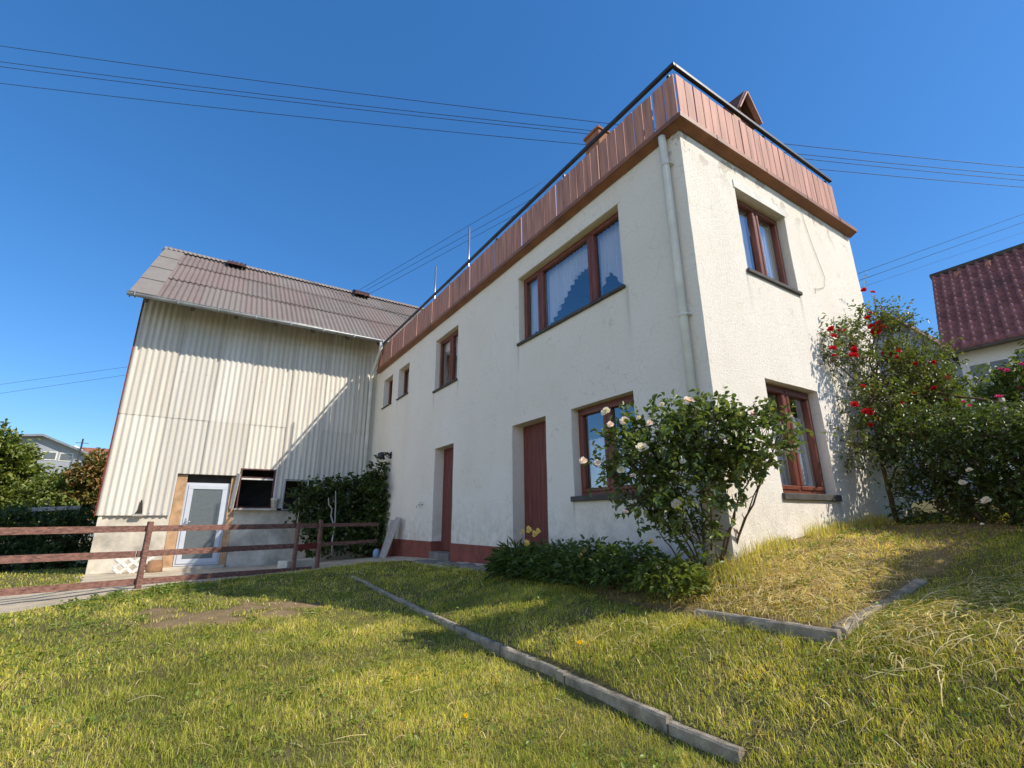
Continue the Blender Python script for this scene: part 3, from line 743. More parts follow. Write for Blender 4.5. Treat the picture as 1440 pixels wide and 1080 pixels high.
# roof: three courses of corrugated sheets on the front slope, two on the back
EX, EZ, RX, RZ = -10.74, 5.235, -14.75, 8.53
sl_ = Vector((RX-EX, 0, RZ-EZ)); SLL = sl_.length; sd = sl_/SLL; sn = Vector((-sd.z, 0, sd.x)); sn = sn if sn.z > 0 else -sn
V = []; F = []; T = []
YR0, YR1 = -5.72, 4.0
courses = [(0, 1.95), (1.83, 3.72), (3.60, SLL)]
ncol = int((YR1-YR0)/SHW)+1
for c in range(ncol):
    for ri, (s0, s1) in enumerate(courses):
        r2 = random.Random(c*7919+ri*104729+3); r2.random(); k = r2.uniform(.84, 1.08)
        t = (.205*k+r2.uniform(-.01, .015), .160*k, .147*k) if r2.random() < .72 else (.205*k, .178*k, .163*k)
        ya = YR0+c*SHW; n = 7*9; b0 = len(V); sk = r2.uniform(-.012, .012); lift = r2.uniform(0, .012)
        for i in range(n+1):
            y = ya+(SHW+.03)*i/n
            for j in range(5):
                s = s0-.02*(ri == 0)+sk+(s1-s0)*j/4
                h = .025+.020*math.cos(2*math.pi*(y-YR0)/PITCH)+(.026*(1-j/4) if ri else 0)+lift*.5
                p = Vector((EX, 0, EZ))+sd*s+sn*h; V.append((p.x, y, p.z)); T.append(t)
        for i in range(n):
            for j in range(4): a = b0+i*5+j; F.append((a, a+1, a+6, a+5))
ro = np_mesh('roof', np.array(V), [np.array(F)], 'fibre_roof', barn, np.array(T), True)
b = MB(); P0 = Vector((RX, 0, RZ)); bs = Vector((EX-RX, 0, 0)).normalized()
b.prism([(RX, -6.3, RZ), (RX, -6.3, RZ+.03), (RX-4.0, -6.3, 5.265), (RX-4.0, -6.3, 5.235)], (0, 10.3, 0)); bk = b.build('back_slope', 'fibre_roof', barn, (.22, .18, .165))
b = MB()                                             # flat verge sheets along the gable edge
for s0, s1 in ((-.03, 1.3), (1.26, 2.6), (2.56, 3.95), (3.91, SLL+.03)):
    h0, h1 = .075, .055
    q = [Vector((EX, -6.22, EZ))+sd*s0+sn*h0, Vector((EX, -5.70, EZ))+sd*s0+sn*h0, Vector((EX, -5.70, EZ))+sd*s1+sn*h1, Vector((EX, -6.22, EZ))+sd*s1+sn*h1]
    b.prism([q[0], q[1], q[2], q[3]], sn*.012)
    b.prism([q[0], q[3], q[3]-sn*.16, q[0]-sn*.16], (0, .012, 0))
b.build('verge', 'fibre_roof', barn, (.25, .23, .205))
b = MB(); V = []; F = []                             # ridge cap with scalloped skirts
n = int((YR1+6.3)/PITCH*8)
for i in range(n+1):
    y = -6.23+(YR1+6.23)*i/n; w = .020*math.cos(2*math.pi*(y-YR0)/PITCH)
    for dx_, dz_ in ((.20, -.135), (.10, -.03), (0, .04), (-.2, -.12)): V.append((RX+dx_, y, RZ+.085+dz_+w*(abs(dx_) > .05)))
for i in range(n):
    for j in range(3): a = i*4+j; F.append((a, a+4, a+5, a+1))
b.add(V, F, True); b.build('ridge_cap', 'fibre_roof', barn, (.27, .245, .22))
for y in (-4.2, -.0):
    b = MB(); b0 = Vector((RX+.36, y, RZ-.36*.82+.04))
    V = []; F = []
    for i in range(25):
        yy = -.26+.52*i/24; w = .035*math.cos(2*math.pi*yy/PITCH)
        for (dx_, dz_) in ((.18, .05), (.16, .16), (-.35, .42)): V.append(b0+Vector((dx_, yy, dz_+w*(dz_ > .1))))
    for i in range(24):
        for j in range(2): a = i*3+j; F.append((a, a+3, a+4, a+1))
    b.add(V, F, True)
    for sy in (-.26, .26): b.prism([b0+Vector((.18, sy, .0)), b0+Vector((.16, sy, .16)), b0+Vector((-.35, sy, .42)), b0+Vector((-.35, sy, .2))], (0, .008, 0))
    b.build('roof_vent', 'tip_brown', barn)
# gutter with brackets and eave rafters, downpipe with swan neck
b = MB(); V = []; F = []; n = 9
gxc, gz = EX+.075, EZ+.0
for y in (-6.25, .0, .06): V += [(gxc+.07*math.cos(math.pi+math.pi*k/(n-1)), y, gz+.005*(y+6.25)/6+.075*math.sin(math.pi+math.pi*k/(n-1))-.0) for k in range(n)]
for s in range(2): F += [(s*n+k, s*n+k+1, (s+1)*n+k+1, (s+1)*n+k) for k in range(n-1)]
F.append(tuple(range(n))); b.add(V, F, True)
b.tube([(gxc+.07, -6.25, gz+.002), (gxc+.07, .06, gz+.01)], .012, 6)
for y in np.arange(-6.1, .05, .85): b.box((gxc-.075, y-.012, gz-.081), (gxc+.085, y+.012, gz-.073)); b.box((gxc+.074, y-.012, gz-.08), (gxc+.086, y+.012, gz+.02))
gt = b.build('gutter', 'zinc', barn); md = gt.modifiers.new('thickness', 'SOLIDIFY'); md.thickness = .003
for y in np.arange(-5.9, 2.3, .95):
    b = MB(); b.beam(Vector((EX+.02, y, EZ-.10)), Vector((BX-.4, y, EZ-.10+(EX+.02-BX+.4)*.8)), .08, .12); b.build('rafter', 'soffit_dark', barn)
b = MB(); py = -.18; xx = BX+.13
b.tube([(gxc, py, gz-.05), (gxc, py, gz-.22), (gxc-.03, py, gz-.34), (xx+.05, py, gz-.86), (xx, py, gz-1.0), (xx, py, 3.9), (xx, py, -.9)], .05, 12)
for z in (3.6, 1.9): b.tube([(xx, py, z), (xx, py, z+.04)], .057, 12)
b.build('downpipe', 'pipe_white', barn)
# broken sheet end with a dark hole above the base
b = MB(); b.prism([(BX+.062, -5.36, .17), (BX+.062, -5.20, .17), (BX+.062, -5.20, .25), (BX+.062, -5.24, .50), (BX+.062, -5.27, .52), (BX+.062, -5.29, .30)], (.004, 0, 0)); b.build('broken_edge', 'interior_dark', barn)
b = MB(); b.box((BX+.03, -5.38, .14), (BX+.085, -5.18, .20), .004, .006); b.build('batten', 'wood_grey', barn)

# ------------------------------------------------------------------ rail fence
fz = lambda s: float(np.interp(s, [-5, 0, 3, 5.3], [-1.0, -.96, -.93, -.86]))
fence = empty('rail_fence', (FP[0], FP[1], -1.1), 'weathered red brown three rail wooden fence crossing in front of the barn', 'fence')
FX = Vector((FD[0], FD[1], 0))
def fp3(s, z, off=0): p = fpt(s, off); return Vector((p[0], p[1], z))
for s, zt in ((-3.4, .0), (0, .02), (2.72, -.02), (3.30, .03)):
    b = MB(); ln = rnd.uniform(-.02, .02)
    b.obox((fp3(s, (zt+fz(s)-.2)/2)), FX, Vector((FD[1], -FD[0], 0)), Vector((ln*.3, ln, 1)).normalized(), .035, .032, (zt-fz(s)+.2)/2, .003, .006)
    b.build('post', 'fence_red', fence)
for (sa, sb_), (za, zb), h in [((-3.6, .02), (-.085, -.088), .09), ((.03, 3.3), (-.088, -.082), .088), ((3.3, 5.1), (-.082, -.08), .075), ((-3.6, -.1), (-.41, -.455), .095), ((-.08, 2.75), (-.455, -.475), .09), ((3.3, 5.1), (-.48, -.47), .075),
                        ((-3.6, -.05), (-.76, -.85), .088), ((-.04, 3.2), (-.85, -.945), .085)]:
    b = MB(); o = -.05
    n = 6; V = []
    for i in range(n):
        s0 = sa+(sb_-sa)*i/n; s1 = sa+(sb_-sa)*(i+1)/n
    P = [fp3(sa, za, o), fp3((sa+sb_)/2, (za+zb)/2+rnd.uniform(-.006, .006), o), fp3(sb_, zb, o)]
    nrm = Vector((FD[1], -FD[0], 0))
    Vv = []
    for p in P:
        for a_, b_ in ((-1, -1), (1, -1), (1, 1), (-1, 1)): Vv.append(p+nrm*.014*a_+Vector((0, 0, h/2*b_))+Vector((0, 0, rnd.uniform(-.003, .003))))
    Ff = [(3, 2, 1, 0), (8, 9, 10, 11)]+[(q*4+k, q*4+(k+1) % 4, q*4+4+(k+1) % 4, q*4+4+k) for q in range(2) for k in range(4)]
    b.add(Vv, Ff); b.build('rail', 'fence_red', fence)

# ------------------------------------------------------------------ edging stones
def edging(p0, p1, zt0, zt1, h, th, name_label, grp, j=.003):
    a = Vector((p0[0], p0[1], zt0)); c = Vector((p1[0], p1[1], zt1)); L = (c-a).length; d = (c-a)/L; mid = (a+c)/2
    hor = Vector((d.x, d.y, 0)).normalized(); Y = Vector((-hor.y, hor.x, 0)); Z = d.cross(Y)
    o = Vector(mid); segs = max(6, int(L/.06)); V = []; F = []
    for i in range(segs+1):
        t = -L/2+.003+(L-.006)*i/segs
        for q, (yy, zz) in enumerate(((-th/2, -h), (-th/2, -.010), (-th/2+.010, 0), (th/2-.010, 0), (th/2, -.010), (th/2, -h))):
            p = Vector((0, 0, 0))+d*t+Y*yy+Z*zz
            w = mid+p; nz = mnoise.noise((w.x*9, w.y*9, w.z*9+q)); nz2 = mnoise.noise((w.x*30, w.y*30, w.z*30))
            p += Y*(.004*nz*(1 if zz > -.05 else .5))+Z*(.005*nz+.004*nz2 if zz > -.05 else 0)
            if q in (2, 3) and nz2 > .45: p -= Z*.008
            V.append(p+o)
    for i in range(segs):
        for q in range(5): a0 = i*6+q; F.append((a0, a0+1, a0+7, a0+6))
    F.append((5, 4, 3, 2, 1, 0)); F.append(tuple(segs*6+q for q in range(6)))
    b = MB(); b.add(V, F)
    ob = b.build('edging_stone', 'kerb_concrete', None, None, tuple(o)); tag(ob, name_label, 'edging stone', grp); return ob
kx = [1.16, .75, -.12, -.98, -1.86, -2.72, -3.58, -4.44, -5.3, -6.1]
labs = ['shortest concrete edging stone at the near end of the lawn edging row', 'second edging stone from the near end of the lawn row', 'third edging stone from the near end of the lawn row with crumbling top', 'edging stone beside the yellow dandelion in the lawn row', 'edging stone in the lawn row where the rose bush shadow reaches it', 'edging stone in the lawn row with an earthy hollow before it']
for i, (a, c) in enumerate(zip(kx[:-1], kx[1:])):
    a_, c_ = a-.004, c+.004; jz = rnd.uniform(-.006, .006)
    edging((a_, float(kerb_y(a_))), (c_, float(kerb_y(c_))), float(kerb_z(a_))+jz, float(kerb_z(c_))+jz+rnd.uniform(-.008, .008)-(.012 if i == 0 else 0),   .24, .052, labs[i] if i < 6 else 'overgrown edging stone at the shaded far end of the lawn row', 'concrete edging stones between the two lawns')
for (p0, p1, z0, z1, lb) in (((1.19, -.885), (.22, -.875), -.625, -.642, 'dark edging stone along the front of the raised bed, ending at its corner'),
                         ((1.165, -.845), (1.17, -.10), -.612, -.525, 'pale sunlit edging stone on the right side of the raised bed'), ((1.172, -.08), (1.18, .46), -.522, -.44, 'edging stone on the right side of the bed, at the edge of the shade')):
    edging(p0, p1, z0, z1, .22, .075 if lb.startswith(('pale', 'edging stone on')) else .055, lb, 'edging stones of the raised bed')

# ------------------------------------------------------------------ small things in the yard
# white ornamental screen block
o = empty('screen_block', pt(185, 806, 0, -11.05), 'white pierced concrete screen blocks standing against the barn base', 'screen block')
b = MB(); ox, oy, oz = origin(o); oz = tz(ox, oy)
def ringtube(c, r, rad):
    b.tube([c+Vector((0, r*math.cos(t), r*math.sin(t))) for t in np.linspace(0, 2*math.pi, 17)], rad, 8, False)
for iy in range(-1, 2):
    for iz in range(2):
        c = Vector((ox, oy+iy*.22, oz+.12+iz*.21))
        for k in range(4):
            a0 = math.pi/4+k*math.pi/2
            e0 = Vector((0, .115*math.cos(a0-math.pi/4), .115*math.sin(a0-math.pi/4))); e1 = Vector((0, .115*math.cos(a0+math.pi/4), .115*math.sin(a0+math.pi/4)))
            b.beam(c+e0, c+e1, .07, .075, (1, 0, 0), 0, .02)
b.build('lattice', 'block_white', o)
b = MB(); c = pt(215, 806, 0, -11.1); zc = tz(c[0], c[1])
b.lathe((c[0], c[1], zc-.02), [(.0, 0), (.17, 0), (.165, .1), (.155, .22), (.15, .27), (.0, .275)], 14); ob = b.build('wood_stump', 'stump_wood', None, None, (c[0], c[1], zc)); tag(ob, 'short round wooden stump beside the white screen block', 'stump')
pw = empty('flower_pot', (BX+.06, -2.44, .336), 'small pale flower pot on the dark barn window sill', 'flower pot')
b = MB(); b.lathe((BX+.06, -2.44, .336), [(0, 0), (.075, 0), (.09, .2), (.105, .21), (.105, .26), (.092, .26), (.085, .22), (0, .215)], 14); b.build('pot', 'terracotta', pw)
# leaning boards against the house corner
lean_lab = ['grey weathered board leaning against the house, nearest the vine', 'middle grey board leaning against the house', 'pale grey board leaning steeply beside the red plinth']
for i, (x0, dxx, w, top, mt) in enumerate(((-9.02, -.02, .22, .0, 'wood_grey'), (-8.76, .14, .17, .06, 'wood_grey'), (-8.62, .22, .15, .04, 'wood_grey'))):
    z0 = tz(x0, -.3); b = MB(); b.beam(Vector((x0, -.30-.03*i, z0+.005)), Vector((x0+dxx, -.055-.03*i, .02+top)), w, .024, (0, 1, .3), .003, .004)
    ob = b.build('board', mt, None, None, (x0, -.3, z0)); tag(ob, lean_lab[i], 'board', 'boards leaning on the house')
b = MB(); z0 = tz(-9.25, -.34); b.lathe((-9.25, -.34, z0-.01), [(0, 0), (.08, 0), (.085, .15), (.06, .2), (.03, .22), (.0, .22)], 12); ob = b.build('jug', 'blue_plastic', None, None, (-9.25, -.34, z0)); tag(ob, 'small blue plastic jug at the foot of the leaning boards', 'jug')
# dark wall lamp above the vine
wl = empty('wall_lamp', (-9.62, 0, 1.68), 'dark ornate wall lamp on the cream wall above the vine', 'lamp')
b = MB(); b.box((-9.70, -.02, 1.58), (-9.58, -.004, 1.76), 0, .005); b.tube([(-9.64, -.02, 1.68), (-9.68, -.14, 1.74), (-9.74, -.24, 1.74)], .014, 7)
for k in range(3): b.tube([(-9.62-.03*k, -.03, 1.6+.05*k), (-9.60, -.12, 1.62+.06*k), (-9.55+.03*k, -.18, 1.66+.02*k)], .012, 6)
b.build('bracket', 'dark_metal', wl)
b = MB(); b.lathe((-9.74, -.24, 1.58), [(.02, .17), (.09, .13), (.10, .02), (.07, 0), (0, 0)], 12); b.build('lantern', 'dark_metal', wl)
# low concrete trough and red board behind the fence
b = MB(); p = fp3(3.05, -.87, -.28); b.obox(p, FX, Vector((FD[1], -FD[0], 0)), Vector((0, 0, 1)), .38, .14, .10, .008, .012); ob = b.build('concrete_block', 'base_concrete', None, None, tuple(p)); tag(ob, 'low grey concrete block on the yard behind the fence', 'block')
b = MB(); p = fp3(3.22, -.55, -.25); b.beam(fp3(2.74, -.52, -.06), fp3(3.3, -.49, -.06), .025, .12, (0, 0, 1), .004, .004); ob = b.build('red_board', 'timber_red', None, None, tuple(p)); tag(ob, 'red painted board fixed slanting between two fence posts', 'board')
b = MB(); q0 = pt(480, 792, 2, -1.02); q1 = pt(515, 787, 2, -.98); b.beam(Vector(q0)+Vector((0, 0, .03)), Vector(q1)+Vector((0, 0, .04)), .06, .04, (0, 0, 1), .004, .006); ob = b.build('batten', 'soffit_dark', None, None, tuple(q0)); tag(ob, 'dark batten lying on the shaded yard edge', 'batten')
# loose slabs at the foot of the shaded wall
for i, (x0, w, d_) in enumerate(((-6.25, .75, .34), (-5.35, .62, .3), (-4.66, .5, .34), (-4.05, .5, .36))):
    zz = tz(x0, -.22); b = MB(); b.box((x0-w/2, -.05-d_, zz-.03), (x0+w/2, -.05, zz+.025), .008, .01); ob = b.build('paving_slab', 'asphalt_slab', None, None, (x0, -.2, zz))
    tag(ob, ['grey slab below the left brown door', 'narrow grey slab against the red plinth, right of the left door', 'broken grey slab at the plinth between the two doors', 'grey slab at the left edge of the daylilies'][i], 'slab', 'slabs along the house foot')

# ------------------------------------------------------------------ on the terrace
for (px, py, yy, lb) in ((660, 320, .35, 'taller bare metal pole rising above the terrace railing'), (613, 375, .35, 'shorter bare metal pole above the railing near the barn roof')):
    c = pt(px, py, 1, yy); b = MB(); b.tube([(c[0], yy, 4.481), (c[0], yy, c[2])], .024, 8); b.lathe((c[0], yy, 4.481), [(0, .05), (.12, .05), (.12, 0)], 12)
    ob = b.build('metal_pole', 'steel', None, None, (c[0], yy, 4.48)); tag(ob, lb, 'pole', 'metal poles on the roof terrace')
sh = empty('roof_shelter', (-1.0, 2.0, 4.48), 'small brown gabled shelter standing on the roof terrace', 'shelter')
ax = -.12; ap = pt(1036, 136, 0, ax); rp = pt(1060, 172, 0, ax); lp = pt(1018, 158, 0, ax)
hw = .27; ay = ap[1]; az = ap[2]; drop = .44
for sgn in (-1, 1):
    b = MB(); b.prism([(ax+.12, ay, az), (ax+.12, ay+sgn*hw, az-drop), (ax+.12, ay+sgn*hw, az-drop-.035), (ax+.12, ay, az-.035)], (-1.25, 0, 0)); b.build('roof', 'shed_roof_brown', sh)
b = MB(); b.prism([(ax, ay-hw+.1, 4.48), (ax, ay+hw-.1, 4.48), (ax, ay+hw-.1, az-drop+.06), (ax, ay, az-.06), (ax, ay-hw+.1, az-drop+.06)], (-1.0, 0, 0)); b.build('wall', 'brown_trim', sh)
b = MB(); b.beam((ax+.125, ay+.01, az-.03), (ax+.125, ay-hw, az-drop-.03), .02, .07, (1, 0, 0)); b.beam((ax+.125, ay, az-.03), (ax+.125, ay+hw, az-drop-.03), .02, .07, (1, 0, 0)); b.build('bargeboard', 'board_brown', sh)

# ------------------------------------------------------------------ plants
def leaves(P, D, N, L, W, tint, fold=.25, droop=.25):
    """folded pointed leaves: P base, D direction, N normal, arrays"""
    D = D/np.linalg.norm(D, axis=1, keepdims=True); S = np.cross(D, N); S /= np.maximum(np.linalg.norm(S, axis=1, keepdims=True), 1e-6); N = np.cross(S, D)
    L = L[:, None]; W = W[:, None]
    v0 = P; v3 = P+D*L-N*L*droop
    a = P+D*L*.32-N*L*droop*.1; c = P+D*L*.68-N*L*droop*.45
    up = N*W*fold
    V = np.stack([v0, a-S*W*.5+up, c-S*W*.40+up, v3, c+S*W*.40+up, a+S*W*.5+up], 1)
    n = len(P); b = (np.arange(n)*6)[:, None]
    F = [np.concatenate([b+np.array([[0, 5, 4, 3]]), b+np.array([[0, 3, 2, 1]])])]
    T = np.repeat(tint, 6, axis=0)
    return V.reshape(-1, 3), F, T
def unit(n):
    v = rng.normal(size=(n, 3)); return v/np.linalg.norm(v, axis=1, keepdims=True)
def tints(n, cols, jit=.18):
    cols = np.array(cols, float); w = rng.dirichlet(np.ones(len(cols))*.6, n); t = w @ cols
    return t*(1+rng.normal(0, jit, (n, 1)))
def crown(lobes, nspray, per, ll, lw, cols, shell=.55, upbias=.35, spray_len=.14, gap=0.0):
    lob = np.array([[*c, *r] for c, r in lobes]); vol = lob[:, 3]*lob[:, 4]*lob[:, 5]; k = rng.choice(len(lob), nspray, p=vol/vol.sum())
    u = unit(nspray); rr = np.where(rng.random(nspray) < shell, rng.uniform(.75, 1.08, nspray), rng.random(nspray)**(1/3))
    C = lob[k, :3]+u*lob[k, 3:]*rr[:, None]
    if gap > 0:
        keep = np.array([mnoise.noise((float(p[0])*3.2, float(p[1])*3.2, float(p[2])*3.2)) > -gap for p in C]) | (rng.random(nspray) < .25)
        C, u = C[keep], u[keep]; nspray = len(C)
    G = u*.8+rng.normal(0, .45, (nspray, 3)); G[:, 2] += upbias; G /= np.linalg.norm(G, axis=1, keepdims=True)
    t = np.tile(np.linspace(.05, 1, per), nspray); idx = np.repeat(np.arange(nspray), per)
    sl2 = spray_len*rng.uniform(.6, 1.3, nspray)
    P = C[idx]+G[idx]*(t*sl2[idx])[:, None]+rng.normal(0, .008, (len(idx), 3))
    D = G[idx]*.45+unit(len(idx))*.8; D[:, 2] += .05
    Nn = unit(len(idx))*.6+np.array([.15, .15, 1.0])
    s = rng.uniform(.65, 1.25, len(idx))
    tt = tints(nspray, cols)[idx]*(1+rng.normal(0, .12, (len(idx), 1)))
    return leaves(P, D, Nn, ll*s, lw*s, np.clip(tt, .005, 1)), C, G
def bloom_mesh(name, r, col, petals=22, cup=.9):
    V = []; F = []; T = []; g2 = random.Random(len(name)*7+int(r*1000))
    for i in range(petals):
        k = i/petals; a = i*2.39996; el = (1-k)*1.25+.12; rad = r*(.30+.70*k); w = r*(.34+.36*k)
        d = Vector((math.cos(a)*math.sin(math.pi/2-el*cup), math.sin(a)*math.sin(math.pi/2-el*cup), math.cos(math.pi/2-el*cup))); t = Vector((-math.sin(a), math.cos(a), 0)); nn = d.cross(t)
        b0 = len(V); base = d*r*.05
        pts = [base, base+d*rad*.55-t*w*.8-nn*rad*.10, base+d*rad*1.0-t*w*.45, base+d*rad*1.06+nn*rad*.08, base+d*rad*1.0+t*w*.45, base+d*rad*.55+t*w*.8-nn*rad*.10]
        V += [p+Vector((g2.uniform(-1, 1), g2.uniform(-1, 1), g2.uniform(-1, 1)))*r*.04 for p in pts]; F += [(b0, b0+1, b0+2, b0+3), (b0, b0+3, b0+4, b0+5)]
        s = .85+.3*g2.random(); T += [tuple(c*s for c in col)]*6
    me = bpy.data.meshes.new(name); me.from_pydata([tuple(v) for v in V], [], F); me.materials.append(MATS['petal'])
    at = me.attributes.new('tint', 'FLOAT_COLOR', 'POINT'); c = np.ones((len(V), 4), np.float32); c[:, :3] = np.array(T); at.data.foreach_set('color', c.ravel())
    return me
ROSE_PALE = bloom_mesh('rose_pale', .05, (.82, .69, .66)); ROSE_WHITE = bloom_mesh('rose_white', .05, (.82, .76, .70)); ROSE_RED = bloom_mesh('rose_red', .055, (.50, .012, .02), 20)
ROSE_PINK = bloom_mesh('rose_pink', .05, (.62, .06, .22), 18); LILY = bloom_mesh('lily_yellow', .055, (.75, .55, .16), 8, .6); DANDY = bloom_mesh('dandelion_head', .022, (.80, .55, .01), 34, .75)
def bloom(parent, me, p, s=1.0, toward=None):
    o = bpy.data.objects.new('bloom', me); COL.objects.link(o); o.parent = parent; o.location = Vector(tuple(float(q) for q in p))-origin(parent); o.scale = (s, s, s)
    t = Vector((rnd.uniform(-.5, .5), rnd.uniform(-.5, .5), .8))+(Vector(tuple(float(q) for q in toward))*.9 if toward is not None else Vector())
    o.rotation_euler = t.to_track_quat('Z', 'Y').to_euler(); return o
def wander(a, b, n, j):
    a = Vector(a); b = Vector(b); return [a.lerp(b, i/n)+(Vector((rnd.uniform(-j, j), rnd.uniform(-j, j), rnd.uniform(-j, j))) if 0 < i < n else Vector()) for i in range(n+1)]
def build_leaves(name, parent, packs, mat='leaf', loc=None):
    Vs = []; Fs = []; Ts = []; b = 0
    for V, F, T in packs:
        Vs.append(V); Fs += [f+b for f in F]; Ts.append(T); b += len(V)
    return np_mesh(name, np.concatenate(Vs), [np.concatenate(Fs)], mat, parent, np.concatenate(Ts), False, loc)
toC = lambda p: Vector(tuple(CAM-np.array(p))).normalized()
DG = [(.05, .09, .03), (.08, .13, .038), (.125, .175, .05)]          # dark rose green
MG = [(.09, .14, .033), (.145, .19, .042), (.20, .23, .055)]           # mid yellow green

# --- pale pink rose bush at the sunny corner
rbase = pt(1003, 800, 2, -.46)
rose = empty('rose_bush', (rbase[0], rbase[1], tz(rbase[0], rbase[1])), 'large dark leaved rose bush with pale pink blooms at the house corner', 'rose bush')
def L(px, py, dist, rx, rz, ry=None): return (pd(px, py, dist), (rx, ry or rx, rz))
RD = 4.05
lob = [L(885, 635, RD, .20, .22), L(935, 615, RD, .24, .22), L(1000, 612, RD, .26, .22), L(1062, 625, RD-.05, .22, .2), L(905, 690, RD, .20, .2), L(965, 690, RD, .26, .26), L(1030, 670, RD, .22, .2), L(940, 738, RD+.05, .15, .12), L(985, 765, RD+.05, .12, .13),
       L(852, 655, RD, .10, .10), L(1095, 610, RD-.05, .12, .16), L(965, 585, RD, .12, .12), L(1015, 695, RD, .12, .10), L(1045, 590, RD-.05, .2, .12), L(905, 605, RD, .16, .12)]
pk, C, G = crown(lob, 1300, 7, .058, .036, DG+[(.20, .24, .075)], .6, .3, .16, .10)
build_leaves('foliage', rose, [pk])
st = MB(); rb3 = Vector(tuple(rbase)); rb3.z = tz(rb3.x, rb3.y)-.03
for (px, py, dd, r0) in ((1085, 640, RD-.05, .013), (1060, 660, RD-.04, .012), (1040, 700, RD, .013), (990, 640, RD, .013), (940, 650, RD, .012), (895, 660, RD, .013), (900, 700, RD, .012), (870, 640, RD, .009), (1000, 700, RD, .012), (960, 730, RD+.05, .012), (925, 745, RD+.05, .010), (1100, 610, RD-.05, .009)):
    e = Vector(tuple(pd(px, py, dd))); off = Vector((rnd.uniform(-.10, .10), rnd.uniform(-.10, .10), 0)); mid = (rb3+off).lerp(e, .5)+Vector((0, 0, rnd.uniform(-.05, .12)))
    P = wander(rb3+off, mid, 4, .015)+wander(mid, e, 4, .02)[1:]; st.tube(P, [r0*(1-.075*i) for i in range(len(P))], 6)
    for k in range(5):
        q = P[rnd.randint(3, 8)]; st.tube(wander(q, q+Vector((rnd.uniform(-.2, .2), rnd.uniform(-.2, .2), rnd.uniform(.02, .25))), 3, .01), [.006, .005, .004, .002], 5)
for i in range(0, len(C), 3): q = Vector(C[i]); st.tube([q-Vector(G[i])*.12, q, q+Vector(G[i])*.12], [.0035, .003, .0015], 4)
st.build('stems', 'stem_brown', rose)
for (px, py, s, me) in ((968, 564, 1.15, ROSE_PALE), (852, 579, 1.0, ROSE_WHITE), (902, 630, 1.2, ROSE_WHITE), (873, 661, .85, ROSE_WHITE), (820, 648, .8, ROSE_PALE), (878, 592, .95, ROSE_PALE), (1005, 582, 1.1, ROSE_PALE), (976, 584, .9, ROSE_PALE), (951, 709, 1.0, ROSE_WHITE), (858, 597, .7, ROSE_PALE),
                        (931, 569, .6, ROSE_WHITE), (1060, 583, 1.0, ROSE_PALE), (898, 588, .55, ROSE_WHITE), (913, 595, .7, ROSE_PALE), (840, 651, .7, ROSE_PALE), (960, 649, .6, ROSE_WHITE), (1015, 614, .6, ROSE_WHITE), (879, 720, .6, ROSE_PALE), (890, 669, .6, ROSE_PALE), (1112, 586, .5, ROSE_PALE)):
    p = pd(px, py, RD-.22 if 860 < px < 1050 and py > 600 else RD-.05); bloom(rose, me, p, s*.92, toC(p))

# --- low perennials along the shaded wall
def perennial(x, y, r, h, lb, cols, n, ll, lw, blooms=(), me=None):
    z = tz(x, y); o = empty('perennial_plant', (x, y, z), lb, 'garden plant', 'low plants along the shaded wall')
    a = rng.uniform(0, 2*np.pi, n); q = np.sqrt(rng.random(n))*r; hh = h*np.sqrt(np.maximum(0, 1-(q/r)**2*.75))*rng.uniform(.15, 1.05, n)
    P = np.stack([x+q*np.cos(a), y+q*np.sin(a)*.8, z+hh], 1); D = np.stack([np.cos(a)*.6, np.sin(a)*.6, np.full(n, .35)], 1)+unit(n)*.55
    s = rng.uniform(.6, 1.3, n)
    pk = leaves(P, D, unit(n)*.5+np.array([0, 0, 1.]), ll*s, lw*s, np.clip(tints(n, cols), .005, 1), .2, .35); build_leaves('foliage', o, [pk])
    b = MB()
    for k in range(16):
        aa = rnd.uniform(0, 6.28); rr = rnd.uniform(.1, .95)*r; tip = Vector((x+rr*math.cos(aa), y+rr*math.sin(aa)*.8, z+h*rnd.uniform(.8, 1.18)*math.sqrt(1-.6*(rr/r)**2)))
        b.tube(wander((x+rr*.5*math.cos(aa), y+rr*.5*math.sin(aa), z-.02), tip, 3, .015), [.005, .004, .003, .002], 4)
    b.build('stems', 'stem_green', o)
    for (px, py, s) in blooms: p = pt(px, py, 1, y-r*.45); bloom(o, me, p, s, toC(p))
    return o
perennial(-2.98, -.34, .42, .38, 'low clump with yellow lily flowers in front of the right brown door', DG, 1000, .15, .022, ((735, 748, .8), (744, 745, 1.0), (752, 751, .9), (741, 764, 1.0), (757, 747, .8)), LILY)
perennial(-2.5, -.36, .44, .44, 'dark green clump left of the middle of the wall planting', DG+MG[:1], 1200, .075, .03)
perennial(-1.95, -.40, .44, .46, 'dark leafy clump with two pale yellow flowers under the lower window', DG+MG[:1], 1250, .07, .03, ((817, 782, .8), (822, 774, .6)), LILY)
perennial(-1.35, -.46, .46, .46, 'dark leafy clump directly under the rose bush', DG+MG[:1], 1250, .07, .032, ((916, 762, .6),), LILY)
perennial(-.75, -.55, .42, .42, 'dark green clump between the wall planting and the rose stems', DG+MG[:1], 1100, .065, .034)
perennial(-.15, -.70, .32, .30, 'light green leafy clump at the front edge of the raised bed', MG, 900, .06, .034, ((945, 828, .5), (926, 798, .4)), ROSE_WHITE)

